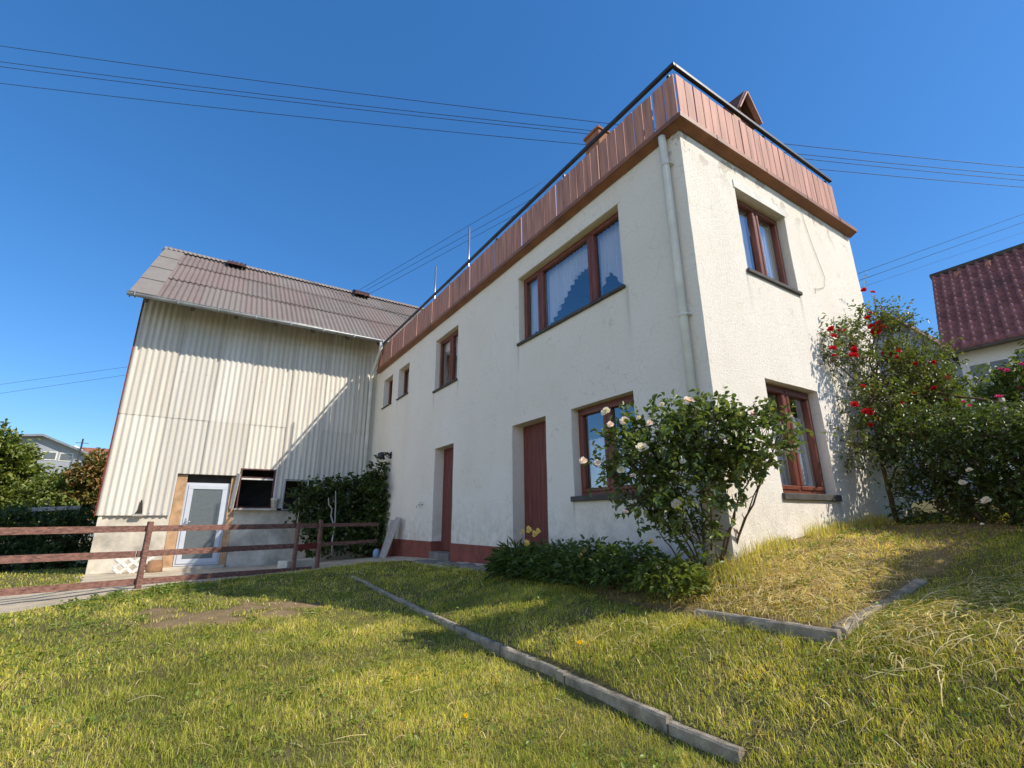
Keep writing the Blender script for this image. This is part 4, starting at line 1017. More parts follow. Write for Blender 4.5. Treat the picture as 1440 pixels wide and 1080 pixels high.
# --- red climbing rose at the rear corner of the sunny wall
cb0 = pt(1262, 735, 0, .18); climb = empty('climbing_rose', (cb0[0], cb0[1], tz(cb0[0], cb0[1])), 'tall climbing rose with red blooms at the rear corner of the sunny wall', 'climbing rose')
def W(px, py, x, rx, rz): p = pt(px, py, 0, x); return (p, (rx*.8, rx, rz))
lob = [W(1185, 480, .16, .22, .2), W(1195, 510, .18, .26, .16), W(1235, 465, .3, .3, .3), W(1250, 520, .34, .34, .3), W(1230, 560, .3, .3, .26), W(1270, 480, .45, .3, .28), W(1240, 610, .32, .28, .24), W(1200, 625, .16, .17, .22), W(1290, 545, .5, .4, .4), W(1222, 420, .2, .10, .2),
       W(1215, 650, .2, .12, .16), W(1265, 600, .45, .3, .3), W(1300, 500, .55, .26, .24), W(1170, 495, .10, .12, .22)]
pk, C, G = crown(lob, 1650, 7, .05, .027, [(.085, .125, .03), (.13, .17, .04), (.19, .21, .055), (.06, .095, .025)], .5, .25, .2, .02)
build_leaves('foliage', climb, [pk])
st = MB(); r0 = Vector(tuple(cb0)); r0.z = tz(r0.x, r0.y)-.03
trunk = [r0, Vector(tuple(pt(1250, 690, 0, .2))), Vector(tuple(pt(1240, 650, 0, .2))), Vector(tuple(pt(1233, 610, 0, .22))), Vector(tuple(pt(1225, 560, 0, .22)))]
st.tube(trunk, [.03, .026, .023, .02, .017], 8); st.tube([trunk[1], Vector(tuple(pt(1262, 650, 0, .3))), Vector(tuple(pt(1268, 600, 0, .35)))], [.015, .012, .01], 6)
for (px, py, x) in ((1185, 480, .12), (1230, 415, .15), (1250, 460, .3), (1280, 470, .45), (1200, 630, .15), (1290, 540, .5), (1170, 500, .1), (1240, 440, .2)):
    st.tube(wander(trunk[-1], tuple(pt(px, py, 0, x)), 6, .04), [.014, .012, .011, .009, .007, .005, .004], 6)
for i in range(0, len(C), 2): q = Vector(C[i]); st.tube([q-Vector(G[i])*.2, q, q+Vector(G[i])*.16], [.004, .003, .0015], 4)
st.build('stems', 'stem_brown', climb)
for (px, py, s) in ((1169, 463, 1), (1180, 466, .9), (1172, 473, .9), (1188, 465, .6), (1171, 490, 1), (1201, 491, .9), (1200, 500, 1.2), (1203, 494, .8), (1220, 447, .8), (1232, 466, 1.4), (1226, 460, 1), (1240, 459, 1.1), (1236, 455, .9), (1245, 497, 1), (1252, 500, .9), (1224, 440, .5), (1215, 408, .8), (1227, 411, .7), (1202, 569, .9), (1223, 580, 1.2), (1217, 579, .9),
                    (1231, 589, .8), (1305, 524, .7), (1279, 537, .6), (1214, 543, .6), (1245, 550, .6), (1263, 449, .8), (1239, 434, .5), (1173, 500, .6)):
    p = pt(px, py, 0, .34 if px > 1185 else .2); bloom(climb, ROSE_RED, p, s*.95, toC(p))
for i in range(14):
    q = C[rnd.randrange(len(C))]; bloom(climb, ROSE_RED, q+G[0]*0+np.array([.05, -.06, .02]), rnd.uniform(.5, .8), toC(q))

# --- hedge and flowering shrubs on the right
def shrub(name, lb, cat, base, lobes, n, per, ll, lw, cols, group=None, stems=True, shell=.6, gap=.15, sl=.15, up=.3, smat='stem_brown'):
    o = empty(name, base, lb, cat, group)
    pk, C, G = crown(lobes, n, per, ll, lw, cols, shell, up, sl, gap); build_leaves('foliage', o, [pk])
    b = MB(); b0 = Vector(tuple(float(v) for v in base))
    if stems:
        for c, r in lobes:
            e = Vector(tuple(float(v) for v in c)); g0 = Vector((b0.x*.3+e.x*.7, b0.y*.3+e.y*.7, 0)); g0.z = min(tz(g0.x, g0.y)-.03, e.z-.05)
            P = wander(g0, e, 5, .05); b.tube(P, [.03, .025, .02, .016, .012, .008], 6)
            for k in range(4): q = P[rnd.randint(2, 5)]; d = Vector(tuple(unit(1)[0]))*.7; d.z = abs(d.z); b.tube(wander(q, q+Vector((d.x*r[0], d.y*r[1], d.z*r[2])), 3, .03), [.009, .007, .005, .003], 5)
    for i in range(0, len(C), 4): q = Vector(C[i]); b.tube([q-Vector(G[i])*.15, q+Vector(G[i])*.12], [.004, .0015], 4)
    b.build('stems', smat, o); return o
hl = []
for i in range(13):
    x = .66+i*.36; y = 2.84-.02*i+rnd.uniform(-.1, .1); z0 = tz(x, y)
    for zz, rr in ((.24, .36), (.62, .34), (.88, .26)): hl.append(((x+rnd.uniform(-.08, .08), y+rnd.uniform(-.1, .1), z0+zz+rnd.uniform(-.06, .06)), (.32, .34, rr)))
HG = [(.04, .07, .024), (.065, .105, .03), (.10, .145, .043)]
hedge = shrub('hedge', 'dark clipped hedge growing from the rear corner of the house to the right', 'hedge', (2.0, 3.1, tz(2, 3.1)), hl, 7500, 6, .05, .028, HG, None, True, .6, .25, .13)
for (px, py, s) in ((1363, 661, .9), (1353, 679, 1.1), (1387, 704, 1.3), (1381, 737, .5)):
    p = pt(px, py, 1, 2.45); bloom(hedge, ROSE_WHITE, p, s*.7, toC(p))
def Y(px, py, y, rx, rz): return (pt(px, py, 1, y), (rx, rx, rz))
pinkish = shrub('flowering_shrub', 'yellow green shrub with pink blooms above the hedge', 'shrub', (1.0, 4.2, tz(1, 4.2)), [Y(1300, 600, 3.9, .34, .2), Y(1345, 600, 4.0, .36, .2), Y(1390, 600, 4.1, .36, .16), Y(1310, 565, 4.2, .26, .22), Y(1370, 615, 3.7, .42, .14), Y(1310, 620, 3.6, .34, .14), Y(1430, 610, 3.9, .45, .18), Y(1280, 570, 4.0, .25, .25)], 1000, 7, .07, .034, MG+[(.05, .08, .022)], 'sunlit shrubs beyond the hedge')
for (px, py, s) in ((1340, 588, 1.2), (1316, 587, 1), (1316, 605, .9), (1405, 558, 1.1), (1363, 571, .9), (1400, 601, 1), (1330, 562, .7), (1413, 604, .8), (1355, 565, .7)):
    p = pt(px, py, 1, 3.75); bloom(pinkish, ROSE_PINK, p, s*.75, toC(p))
shrub('flowering_shrub', 'green shrub with violet blooms before the white house at the right', 'shrub', (2.2, 5.0, tz(2.2, 5)), [Y(1415, 560, 5.0, .34, .22), Y(1440, 545, 5.0, .34, .24), Y(1470, 545, 5.2, .5, .35), Y(1385, 575, 5.0, .3, .18), Y(1510, 540, 5, .6, .5)], 800, 7, .07, .035, MG+DG, 'sunlit shrubs beyond the hedge')
v_ = bpy.data.objects[-1] if False else None
sh2 = [o for o in COL.objects if o.get('label', '').startswith('green shrub with violet')][0]
for (px, py, s) in ((1416, 521, 1.2), (1407, 519, .8), (1437, 512, .9), (1434, 545, .8)):
    p = pt(px, py, 1, 4.5); bloom(sh2, ROSE_PINK, p, s*.62, toC(p))
shrub('garden_bush', 'loose bush right behind the climbing rose, in front of the grey gable', 'bush', (-.3, 5.4, tz(-.3, 5.4)), [Y(1285, 530, 5.6, .34, .28), Y(1310, 540, 5.8, .34, .3), Y(1340, 560, 5.8, .3, .25), Y(1300, 560, 5.4, .4, .3), Y(1330, 515, 6.0, .2, .16), Y(1375, 535, 6, .3, .12)], 380, 7, .075, .035, MG+DG, 'sunlit shrubs beyond the hedge', True, .6, .3)
shrub('garden_bush', 'tall bush outside the hedge end, shading the lawn', 'bush', (3.9, 1.6, tz(3.9, 1.6)), [((2.7, 1.3, .45), (.42, .42, .6)), ((3.05, .95, .45), (.42, .42, .6)), ((3.5, .65, .5), (.42, .42, .6)), ((2.85, 1.95, .75), (.5, .5, .8)), ((3.3, 1.55, 1.0), (.55, .5, .75)), ((3.9, 1.35, 1.1), (.55, .5, .8)), ((3.4, 2.5, 1.0), (.6, .6, .9)), ((4.1, 2.1, 1.5), (.7, .7, .9)), ((4.2, .8, .6), (.5, .45, .6)), ((4.9, 1.6, 1.2), (.7, .7, .9))], 5200, 7, .08, .045, MG+DG, None, True, .6, .1)
# rustic pole frame above the hedge
o = empty('pole_frame', pt(1415, 640, 1, 3.7), 'rustic pole frame holding branches above the hedge', 'plant support')
b = MB(); b.tube(wander(tuple(pt(1408, 560, 1, 3.75)), tuple(pt(1424, 640, 1, 3.75)), 3, .01), .028, 7); b.build('post', 'wood_grey', o)
b = MB(); b.tube(wander(tuple(pt(1318, 553, 1, 3.7)), tuple(pt(1475, 578, 1, 3.7)), 5, .015), .014, 6); b.build('rail', 'stem_brown', o)
b = MB(); b.tube(wander(tuple(pt(1292, 552, 1, 3.65)), tuple(pt(1325, 600, 1, 3.65)), 4, .015), .013, 6); b.build('rail', 'stem_brown', o)

# --- vine between barn and house
vl = []
for i in range(10):
    y = -1.95+i*.2; top = .45+.25*min(1, i/3)+(.14*max(0, (i-5)/4)); x = -11.0+.10*i*0.9
    for zz in np.arange(-.75+(.7 if i < 2 else .0), top, .32): vl.append(((x+rnd.uniform(-.1, .1), y+rnd.uniform(-.06, .06), zz+.25), (.28, .2, .26)))
for i in range(6):
    x = -10.9+i*.24
    for zz in np.arange(-.7, .85+.04*i, .34): vl.append(((x, -.24+rnd.uniform(-.05, .05), zz+.25), (.22, .17, .26)))
vine = shrub('vine', 'dense green vine filling the corner between barn and house', 'vine', (-10.6, -.6, tz(-10.6, -.6)), vl, 2600, 6, .085, .075, [(.03, .055, .018), (.05, .085, .022), (.09, .13, .03)], None, False, .6, .2, .2)
for (px0, py0, px1, py1, x) in ((467, 780, 472, 690, -10.2), (416, 775, 420, 700, -10.8), (470, 740, 462, 700, -10.2)):
    b = MB(); b.tube(wander(tuple(pt(px0, py0, 0, x)), tuple(pt(px1, py1, 0, x)), 5, .03), [.022, .02, .018, .016, .014, .012], 6)
    b.build('trunk', 'wood_grey', vine)

# --- left: dark hedge in the barn's shade, sunlit bushes beyond it
hl = []
for i in range(9):
    y = -6.7-i*.42
    for zz, rz in ((.2, .38), (.7, .38), (1.27, .24)): hl.append(((-15.2+rnd.uniform(-.2, .2), y, -1.15+zz), (.45, .4, rz)))
shrub('hedge', 'shaded dark hedge to the left of the barn behind the fence', 'hedge', (-15.2, -8.2, -1.15), hl, 4600, 6, .085, .05, HG, None, True)
b = MB(); q0 = pt(46, 717, 0, -15.0); q1 = pt(114, 714, 0, -15.0); b.beam(tuple(q0), tuple(q1), .12, .10, (0, 0, 1), .01, .01)
ob = b.build('timber_rail', 'wood_grey', None, None, tuple(q0)); tag(ob, 'weathered grey timber rail lying along the shaded left hedge', 'rail')
def X(px, py, x, ry, rz): return (pt(px, py, 0, x), (ry, ry, rz))
shrub('garden_bush', 'large sunlit green bush at the left edge of the photo', 'bush', (-27, -12.3, -1.2), [X(0, 667, -27, 1.2, 1.2), X(22, 685, -27, 1.0, .8), X(8, 649, -27, .8, .6), X(48, 697, -27, .9, .7), X(-30, 657, -27, 1.5, 1.6), X(30, 717, -26.5, 1.1, .9), X(0, 722, -26.5, 1.3, 1.0), X(38, 672, -27, .5, .4), X(20, 739, -26, 1.1, .8)], 2600, 7, .20, .115, [(.10, .15, .03), (.15, .19, .035), (.20, .22, .05)], None, True, .6, .2, .4)
shrub('garden_bush', 'green bush in front of the grey building, left of the barn', 'bush', (-26, -10.2, -1.2), [X(80, 693, -26, .8, .55), X(105, 695, -26, .8, .6), X(68, 710, -25.5, .9, .7), X(120, 710, -25.5, .7, .7), X(95, 677, -26.5, .5, .35), X(60, 695, -26, .6, .4), X(90, 720, -25, .9, .6)], 1700, 7, .18, .10, [(.09, .14, .03), (.14, .18, .035), (.18, .20, .05)], None, True, .6, .2, .35)
shrub('garden_bush', 'bush with rusty brown leaf tips tight beside the barn corner', 'bush', (-25, -8.8, -1.2), [X(138, 660, -25, .6, .6), X(125, 670, -25, .6, .5), X(148, 695, -25, .6, .8), X(116, 690, -25, .5, .5), X(138, 710, -25, .7, .6)], 1100, 7, .17, .09, [(.26, .14, .05), (.20, .15, .045), (.10, .13, .035)], None, True, .6, .2, .3)

# ------------------------------------------------------------------ neighbouring buildings
def pane_window(parent, c, w, h, plane, frame='block_white'):
    b = MB(); x, y, z = c
    if plane == 'y': b.box((x-w/2, y-.03, z-h/2), (x+w/2, y+.02, z+h/2), 0, .01)
    else: b.box((x-.02, y-w/2, z-h/2), (x+.03, y+w/2, z+h/2), 0, .01)
    f = b.build('window', frame, parent); b = MB()
    if plane == 'y': b.box((x-w/2+.07, y-.036, z-h/2+.07), (x-.03, y-.0, z+h/2-.07)); b.box((x+.03, y-.036, z-h/2+.07), (x+w/2-.07, y-.0, z+h/2-.07))
    else: b.box((x+.0, y-w/2+.07, z-h/2+.07), (x+.036, y+w/2-.07, z+h/2-.07))
    b.build('pane', 'frosted_glass', f)
NY = 14.0
nb_ = empty('neighbour_house', (3, NY, tz(3, NY)), 'white neighbouring house with dark red tiled roof at the right edge', 'house')
el = pt(1324, 497, 1, NY); EZn = el[2]; rz_ = EZn+3.3; ry_ = NY+3.3; rl_ = pt(1310, 391, 1, ry_); rz_ = rl_[2]
xe0, xr0 = el[0], rl_[0]; WID = 11.0; TW, TH = .235, .33
slv = Vector((0, ry_-NY, rz_-EZn)); SL2 = slv.length; sdv = slv/SL2; snv = Vector((0, -sdv.z, sdv.y))
nr = int(SL2/TH)+1; ncw = int(WID/TW); V = []; F = []; T = []
prof = [(0, .0), (.16, .075), (.34, .085), (.52, .04), (.68, .0), (.85, -.015)]
for r in range(nr):
    s0 = r*TH; s1 = min(SL2, (r+1)*TH+.03)
    for c in range(ncw):
        k = rnd.uniform(.75, 1.2); t = (.31*k, .13*k, .12*k); b0 = len(V)
        for (fu, hh) in prof+[(1.0, .0)]:
            for (s, lift) in ((s0, .035), (s1, .0)):
                xo = xe0+(xr0-xe0)*(s/SL2)+(c+fu)*TW; p = Vector((xo, NY, EZn))+sdv*s+snv*(hh+lift); V.append(tuple(p)); T.append(t)
            p = Vector((xe0+(xr0-xe0)*(s0/SL2)+(c+fu)*TW, NY, EZn))+sdv*s0+snv*(-.01); V.append(tuple(p)); T.append(t)
        for q in range(len(prof)): a = b0+q*3; F.append((a, a+3, a+4, a+1)); F.append((a+2, a+5, a+3, a))
np_mesh('roof', np.array(V), [np.array(F)], 'roof_tile', nb_, np.array(T))
b = MB(); b.prism([(xe0+.05, NY+.05, EZn-.02), (xr0+.05, ry_, rz_-.03), (xr0+.05, ry_+2.7, EZn-.03)], (WID-.4, 0, 0)); b.build('roof_underside', 'soffit_dark', nb_)
b = MB(); b.tube([(xr0-.02, ry_, rz_+.04), (xr0+WID, ry_, rz_+.04)], .11, 8); b.build('ridge_tiles', 'soffit_dark', nb_)
b = MB(); b.box((xe0-.02, NY-.10, EZn-.13), (xe0+WID, NY+.02, EZn-.02), 0, .03); b.build('gutter', 'soffit_dark', nb_)
b = MB(); b.box((xe0+.25, NY+.4, -.5), (xe0+WID-.4, ry_+2.4, EZn-.021)); b.build('wall', 'neighbour_wall', nb_)
wc = pt(1392, 516, 1, NY+.4); pane_window(nb_, (wc[0], NY+.4, wc[2]-.35), .95, 1.1, 'y'); wc = pt(1447, 497, 1, NY+.4); pane_window(nb_, (wc[0]+.25, NY+.4, wc[2]-.3), 1.1, 1.1, 'y')
b = MB(); wc = pt(1334, 510, 1, NY+.3); b.tube([(wc[0], NY+.3, EZn-.1), (wc[0], NY+.3, -.4)], .05, 8); b.build('downpipe', 'dark_metal', nb_)
for (px, py) in ((1346, 390), (1390, 376)):
    b = MB(); s = SL2*.86; base = pt(px, py, 1, ry_-.4); p = Vector((base[0], NY, EZn))+sdv*s; b.prism([p+Vector((-.10, 0, .05)), p+Vector((.10, 0, .05)), p+Vector((.06, 0, .15)), p+Vector((-.06, 0, .15))], sdv*.3); b.build('roof_vent', 'orange_roof', nb_)
GYd = 21.0
gy_ = empty('grey_house', (-5, GYd, 0), 'grey gabled house beyond the climbing rose', 'house')
a_ = pt(1247, 440, 1, GYd); e_ = pt(1312, 478, 1, GYd); slope = (a_[2]-e_[2])/(e_[0]-a_[0]); hw_ = 3.6
b = MB(); b.prism([(a_[0]-hw_+.3, GYd, -1), (a_[0]+hw_-.3, GYd, -1), (a_[0]+hw_-.3, GYd, a_[2]-slope*(hw_-.3)-.08), (a_[0], GYd, a_[2]-.08), (a_[0]-hw_+.3, GYd, a_[2]-slope*(hw_-.3)-.08)], (0, 7, 0)); b.build('wall', 'grey_wall', gy_)
b = MB()
for s in (-1, 1): b.prism([(a_[0], GYd-.3, a_[2]), (a_[0]+s*hw_, GYd-.3, a_[2]-slope*hw_), (a_[0]+s*hw_, GYd-.3, a_[2]-slope*hw_-.16), (a_[0], GYd-.3, a_[2]-.16)], (0, 7.6, 0))
b.build('roof', 'shed_roof_brown', gy_)
wc = pt(1301, 494, 1, GYd); pane_window(gy_, (wc[0]-.1, GYd, wc[2]-.1), .55, .6, 'y'); wc = pt(1283, 497, 1, GYd); pane_window(gy_, (wc[0], GYd, wc[2]-.2), .5, .5, 'y')
# far left
XL = -42.0
gl = empty('grey_hall', (XL, -13, -2), 'low grey hall with shallow gabled roof behind the left bushes', 'building')
P = [pt(-60, 640, 0, XL), pt(27, 614.5, 0, XL), pt(62, 614, 0, XL), pt(127, 641, 0, XL)]
b = MB(); b.prism([(XL, P[0][1], -2)]+[tuple(p) for p in P]+[(XL, P[3][1], -2)], (-9, 0, 0)); b.build('wall', 'grey_wall', gl)
b = MB()
for p, q in zip(P[:-1], P[1:]): b.prism([(XL+.4, p[1], p[2]), (XL+.4, q[1], q[2]), (XL+.4, q[1], q[2]+.14), (XL+.4, p[1], p[2]+.14)], (-9.5, 0, 0))
b.build('roof', 'zinc', gl)
for (px, py) in ((70, 641), (93, 643)): c = pt(px, py, 0, XL); pane_window(gl, (XL+.0, c[1], c[2]), .75, .6, 'x')
X2 = -62.0
oh = empty('red_roof_house', (X2, -13, -2), 'distant house with orange red roof and white gable left of the barn', 'house')
r0 = pt(100, 630, 0, X2); r1 = pt(160, 637, 0, X2); e0 = pt(100, 650, 0, X2+3); top = pt(125, 629.5, 0, X2)[2]
b = MB(); b.prism([(X2+2.5, r0[1], top-1.9), (X2, r0[1], top), (X2-2.5, r0[1], top-1.9)], (0, r1[1]-r0[1], 0)); b.build('roof', 'orange_roof', oh)
b = MB(); b.box((X2+2.2, r0[1]+.2, -2), (X2-2.2, r1[1], top-1.85)); b.build('wall', 'neighbour_wall', oh)
b = MB(); c = pt(106, 627, 0, X2+4); b.prism([(X2+4, c[1]-1.0, c[2]-1.0), (X2+4, c[1]+1.0, c[2]-1.0), (X2+4, c[1], c[2]+.1)], (-3, 0, 0)); b.build('dormer', 'neighbour_wall', oh)
b = MB(); m0 = pt(117, 617, 0, XL+.6); m1 = pt(116, 655, 0, XL+.6); b.tube([tuple(m0), (m0[0], m0[1], -1.5)], .05, 6); b.tube([(m0[0], m0[1]-.35, m0[2]-.3), (m0[0], m0[1]+.35, m0[2]-.3)], .02, 5); b.tube([(m0[0], m0[1]-.2, m0[2]-.7), (m0[0], m0[1]+.2, m0[2]-.7)], .02, 5)
ob = b.build('antenna_mast', 'dark_metal', None, None, (m0[0], m0[1], -1.5)); tag(ob, 'thin antenna mast beside the distant grey hall', 'mast')

# ------------------------------------------------------------------ overhead wires
def wire(pts, d, r, lb, grp, sag=.0):
    P = [pd(px, py, d) for px, py in pts]; Q = []
    for a, c in zip(P[:-1], P[1:]):
        for i in range(8): t = i/8; q = a+(c-a)*t; Q.append(q-np.array([0, 0, sag*4*t*(1-t)]))
    Q.append(P[-1]); b = MB(); o = tuple(P[0]); b.tube(Q, r, 5); ob = b.build('power_line', 'wire_black', None, None, o); tag(ob, lb, 'power line', grp)
G1 = 'power lines crossing the upper sky'
for (a, m_, c, lb) in ((60, 169.5, 241, 'topmost of the four black power lines in the upper sky'), (83, 182.5, 252, 'second power line from the top of the upper four'), (90, 187.5, 259, 'third power line from the top, close under the second'), (114, 203, 268, 'lowest of the four black power lines in the upper sky')):
    wire([(-60, a-4), (820, m_), (1500, c)], 17.0, .0105, lb, G1, .10)
G2 = 'thin power lines rising behind the terrace railing'
for i, (p, q) in enumerate((((505, 408), (770, 252)), ((515, 408), (780, 262)), ((520, 413), (780, 272)))): wire([p, q], 24.0, .010, ['uppermost thin line rising behind the terrace railing', 'middle thin line rising behind the terrace railing', 'lowest thin line rising behind the terrace railing'][i], G2)
G3 = 'thin power lines at the right above the tiled roof'
for i, (p, q) in enumerate((((1195, 389), (1500, 279)), ((1195, 399), (1500, 291)), ((1200, 408), (1500, 306)))): wire([p, q], 26.0, .012 if i < 2 else .006, ['upper line in the right sky above the tiled roof', 'middle line in the right sky above the tiled roof', 'faintest lowest line in the right sky above the tiled roof'][i], G3)
G4 = 'faint power lines left of the barn'
for i, (p, q) in enumerate((((-60, 549), (200, 513)), ((-60, 562), (200, 524)))): wire([p, q], 30.0, .009, ['upper faint wire in the sky left of the barn', 'lower faint wire in the sky left of the barn'][i], G4)

# ------------------------------------------------------------------ grass
HOUSE = [(HX0-.1, 0.0), (0.0, 0.0), (0.0, HY1), (HX0-.1, HY1)]
fw = math.atan2(ROT[2][1], ROT[2][0])
def scatter(r0, r1, dens, half=R_(66)):
    n = int(half*(r1*r1-r0*r0)*dens); a = fw+rng.uniform(-half, half, n); r = np.sqrt(rng.uniform(r0*r0, r1*r1, n))
    return CAM[0]+r*np.cos(a), CAM[1]+r*np.sin(a)
def nz(x, y, s, o=0.0): return np.array([mnoise.noise((float(a)*s+o, float(b_)*s-o, o)) for a, b_ in zip(x, y)])
def blades(x, y, h, w, lean, tint):
    n = len(x); z = terrain(x, y)-.004; az = rng.uniform(0, 2*np.pi, n); la = az+rng.normal(0, .6, n)+np.pi/2
    S = np.stack([np.cos(az), np.sin(az), np.zeros(n)], 1); Ld = np.stack([np.cos(la), np.sin(la), np.zeros(n)], 1)
    P = np.stack([x, y, z], 1); h_ = h[:, None]; w_ = w[:, None]; l_ = (lean*h)[:, None]; up = np.array([0, 0, 1.0])
    mid = P+up*h_*.58+Ld*l_*.35; tip = P+up*h_*(1-.25*lean[:, None])+Ld*l_
    V = np.stack([P-S*w_*.5, P+S*w_*.5, mid-S*w_*.38, mid+S*w_*.38, tip], 1).reshape(-1, 3)
    b = (np.arange(n)*5)[:, None]; return V, b+np.array([[0, 1, 3, 2]]), b+np.array([[2, 3, 4]]), np.repeat(tint, 5, axis=0)
X_ = []; Y_ = []; B_ = []
for r0, r1, dn, wd in ((.5, 1.9, 16000, .9), (1.9, 2.8, 15000, .9), (2.8, 4.2, 10500, 1.0), (4.2, 6, 5600, 1.25), (6, 8.5, 1900, 1.9), (8.5, 12, 900, 2.7), (12, 18, 220, 4.2)):
    a, b_ = scatter(r0, r1, dn); X_.append(a); Y_.append(b_); B_.append(np.full(len(a), wd))
x = np.concatenate(X_); y = np.concatenate(Y_); wd = np.concatenate(B_)
ok = ~inpoly(x, y, HOUSE) & ~inpoly(x, y, YARD) & ~((x < -11.5) & (y > -6.05)) & (y < 4.0)
ok &= ~((np.abs(y-kerb_y(x)-.004) < .022) & (x < 1.18) & (x > -4.4))
ok &= ~((np.abs(x-1.17) < .055) & (y > -.93) & (y < .46)) & ~((np.abs(y+.88) < .045) & (x < 1.2) & (x > -.2))
x, y, wd = x[ok], y[ok], wd[ok]
n1 = nz(x, y, .9); n2 = nz(x, y, 3.1, 7.7); n3 = nz(x, y, 9.0, 3.1)
bed = inpoly(x, y, BED); dm_ = dirt_mask(x, y)
right = np.clip((x-.9)/1.2, 0, 1)*(y > kerb_y(x)-.5)
dry = np.clip(.20+.30*n1+.45*n2+.25*n3+.12*right+.30*bed+.5*dm_, 0, 1)
dens = np.clip(1.0-.97*np.clip(dm_*1.5, 0, 1)-.40*bed*(n2 > -.1)-.25*(n3 < -.25), .025, 1)
ok = rng.random(len(x)) < dens; x, y, wd, dry, bed, dm_, n2, n1, n3 = [q[ok] for q in (x, y, wd, dry, bed, dm_, n2, n1, n3)]
n = len(x)
shade_tall = np.clip((y-kerb_y(x))*.6, 0, 1)*(x < 1)            # the strip along the house is mown less often
h = rng.gamma(6, .0043, n)*(1+.35*shade_tall)*np.clip(1+.45*n2+.4*n3, .35, 1.9)*(1-.35*dm_)*(1-.45*bed)+.012
far_ = np.hypot(x-CAM[0], y-CAM[1])
G_ = np.array([(.27, .335, .045), (.40, .43, .065), (.50, .485, .09), (.58, .52, .15)]); S_ = np.array([(.52, .43, .21), (.40, .30, .14), (.60, .53, .31)])
isdry = rng.random(n) < dry*.62
t = G_[rng.integers(0, 4, n)]*(1+.25*(dry[:, None]-.3)*np.array([1.4, .6, .4])); t[isdry] = S_[rng.integers(0, 3, isdry.sum())]; t *= rng.uniform(.6, 1.3, (n, 1))*np.clip(1+.35*n1+.3*n2, .6, 1.35)[:, None]
w = rng.uniform(.0024, .0046, n)*wd; lean = np.clip(rng.gamma(2.2, .28, n)+.5*isdry+.45*bed*rng.random(n), 0, 1.7)
V, f4, f3, T = blades(x, y, h, w, lean, np.clip(t, .005, 1))
gr = np_mesh('grass', V, [f4, f3], 'grass_blade', None, T); tag(gr, 'mown sunlit lawn grass with dry blades', 'grass', None, 'stuff')
# taller tufts against the sunny wall and along the bed
n = 2000; y = rng.uniform(.05, 3.0, n); x = .03+np.abs(rng.normal(0, .10, n)); keep = (nz(x, y, 2.2, 4.4)+.35*(y > 1.5)) > -.05; x, y = x[keep], y[keep]; n = len(x)
e1 = np.concatenate([x, np.full(500, 0)+rng.normal(.25, .16, 500)]); e2 = np.concatenate([y, rng.normal(-.25, .18, 500)]); n = len(e1)
t = G_[rng.integers(0, 4, n)]; dd = rng.random(n) < .45; t[dd] = S_[rng.integers(0, 3, dd.sum())]
V, f4, f3, T = blades(e1, e2, rng.gamma(5, .017, n)+.03, rng.uniform(.003, .006, n), np.clip(rng.gamma(2, .2, n), 0, 1.2), t*rng.uniform(.8, 1.15, (n, 1)))
tag(np_mesh('tall_grass', V, [f4, f3], 'grass_blade', None, T), 'tall wild grass along the foot of the sunny wall', 'grass', None, 'stuff')
# broad weeds in the lawn, thickest by the fence
a, b_ = scatter(1.0, 9.5, 170); ok = ~inpoly(a, b_, HOUSE) & ~inpoly(a, b_, YARD) & ~((a < -11.5)) & (b_ < 2.5); a, b_ = a[ok], b_[ok]
fenced = np.clip(1.4-np.abs((a-FP[0])*FD[1]-(b_-FP[1])*FD[0]-.75)/.7, 0, 1); ok = (dirt_mask(a, b_) < .3) & (rng.random(len(a)) < (.20+.65*fenced))*(nz(a, b_, 1.7, 2.2) > -.15); a, b_ = a[ok], b_[ok]
k = 7; x = np.repeat(a, k)+rng.normal(0, .03, len(a)*k); y = np.repeat(b_, k)+rng.normal(0, .03, len(a)*k); n = len(x); far_ = np.hypot(x-CAM[0], y-CAM[1])
P = np.stack([x, y, terrain(x, y)+rng.uniform(.005, .05, n)], 1); D = unit(n); D[:, 2] = np.abs(D[:, 2])*.5+.1; s = rng.uniform(.35, .85, n)*(1+far_/16)
pk = leaves(P, D, unit(n)*.4+np.array([0, 0, 1.]), .034*s, .022*s, np.clip(tints(n, [(.12, .19, .03), (.19, .25, .04), (.15, .20, .035)]), .005, 1))
tag(np_mesh('weeds', pk[0], pk[1], 'leaf', None, pk[2]), 'broad leaved weeds scattered through the lawn', 'weeds', None, 'stuff')
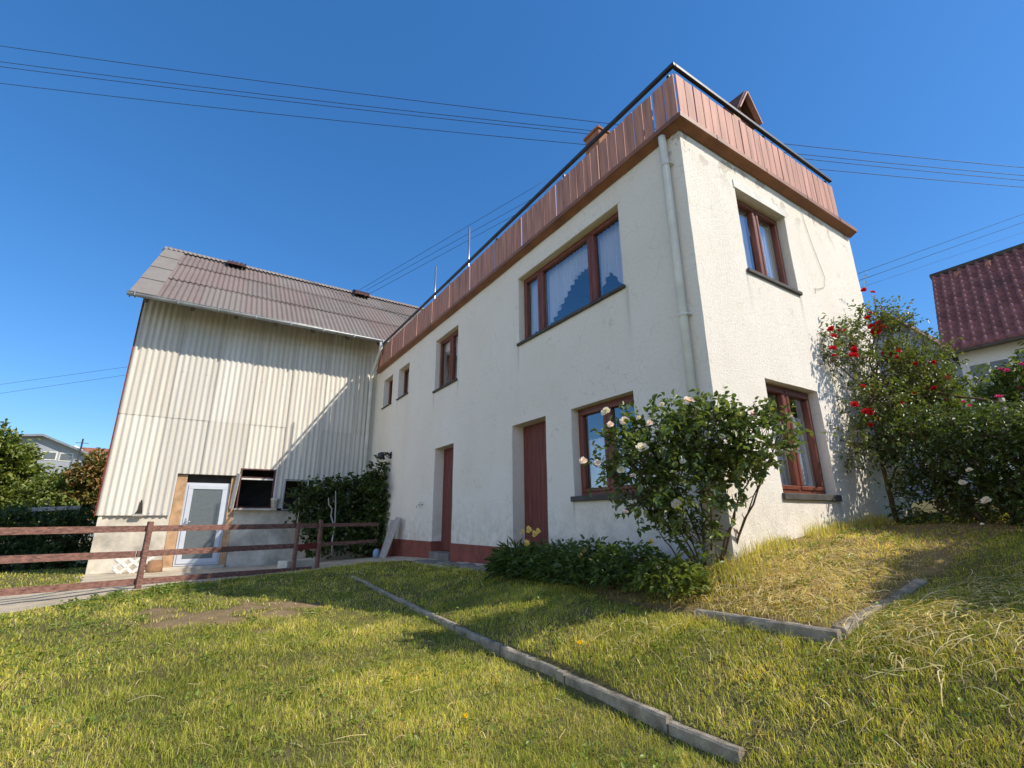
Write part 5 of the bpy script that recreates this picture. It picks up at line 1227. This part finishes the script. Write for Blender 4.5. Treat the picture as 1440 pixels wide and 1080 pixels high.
# cut dry stalks lying on the bed and on the right-hand slope
def stalks(cx, cy, sx, sy, n, l0):
    x = rng.normal(cx, sx, n); y = rng.normal(cy, sy, n); az = rng.uniform(0, 2*np.pi, n); L = rng.gamma(5, l0/5, n); cu = rng.normal(0, .5, n); V = []
    w = rng.uniform(.0011, .0024, n); S = 7; pts = []
    px, py = x.copy(), y.copy(); a = az.copy(); base_h = rng.uniform(0, .03, n); arch_h = rng.random(n)
    for i in range(S+1):
        pts.append(np.stack([px, py, terrain(px, py)+.012+base_h+.02*np.sin(np.pi*i/S)*arch_h], 1)); px = px+np.cos(a)*L/S; py = py+np.sin(a)*L/S; a = a+cu/S
    sd_ = np.stack([-np.sin(az), np.cos(az), np.full(n, .4)], 1)*w[:, None]
    A = np.stack([q for p in pts for q in (p-sd_, p+sd_)], 1); b = (np.arange(n)*(2*S+2))[:, None]
    F = np.concatenate([b+np.array([[2*i, 2*i+1, 2*i+3, 2*i+2]]) for i in range(S)]); t = S_[rng.integers(0, 3, n)]*rng.uniform(.8, 1.5, (n, 1)); ok = ~inpoly(x, y, HOUSE)
    return A.reshape(-1, 3), F, np.repeat(t, 2*S+2, axis=0)
Vs = []; Fs = []; Ts = []; b0 = 0
for args in ((.62, -.45, .26, .28, 1500, .08), (.65, .3, .25, .4, 900, .08), (1.5, -.75, .16, .28, 460, .11), (1.85, -.95, .22, .28, 260, .11), (1.6, -1.5, .4, .35, 90, .09), (2.2, -1.9, .4, .4, 30, .08), (.2, -1.35, .4, .2, 130, .09), (-1.5, -3.0, 1.6, .9, 260, .07), (1.6, -.1, .2, .35, 320, .12)):
    v, f, t = stalks(*args); Vs.append(v); Fs.append(f+b0); Ts.append(t); b0 += len(v)
tag(np_mesh('cut_straw', np.concatenate(Vs), [np.concatenate(Fs)], 'grass_blade', None, np.clip(np.concatenate(Ts), 0, 1)), 'dry cut stalks lying on the bed and slope', 'straw', None, 'stuff')
# dandelions and small daisies
for (px, py, z, lb) in ((816, 940, -1.0, 'yellow dandelion behind the long edging row'), (654, 1073, -1.23, 'yellow dandelion in the near lawn at the bottom of the photo')):
    p = pt(px, py, 2, z); q = tz(p[0], p[1]); o = empty('dandelion', (p[0], p[1], q), lb, 'flower', 'dandelions in the lawn')
    b = MB(); b.tube([(p[0], p[1], q-.01), (p[0]+.003, p[1], q+.07)], .002, 5); b.build('stem', 'stem_green', o); bloom(o, DANDY, (p[0]+.003, p[1], q+.072), .62, toC(p))
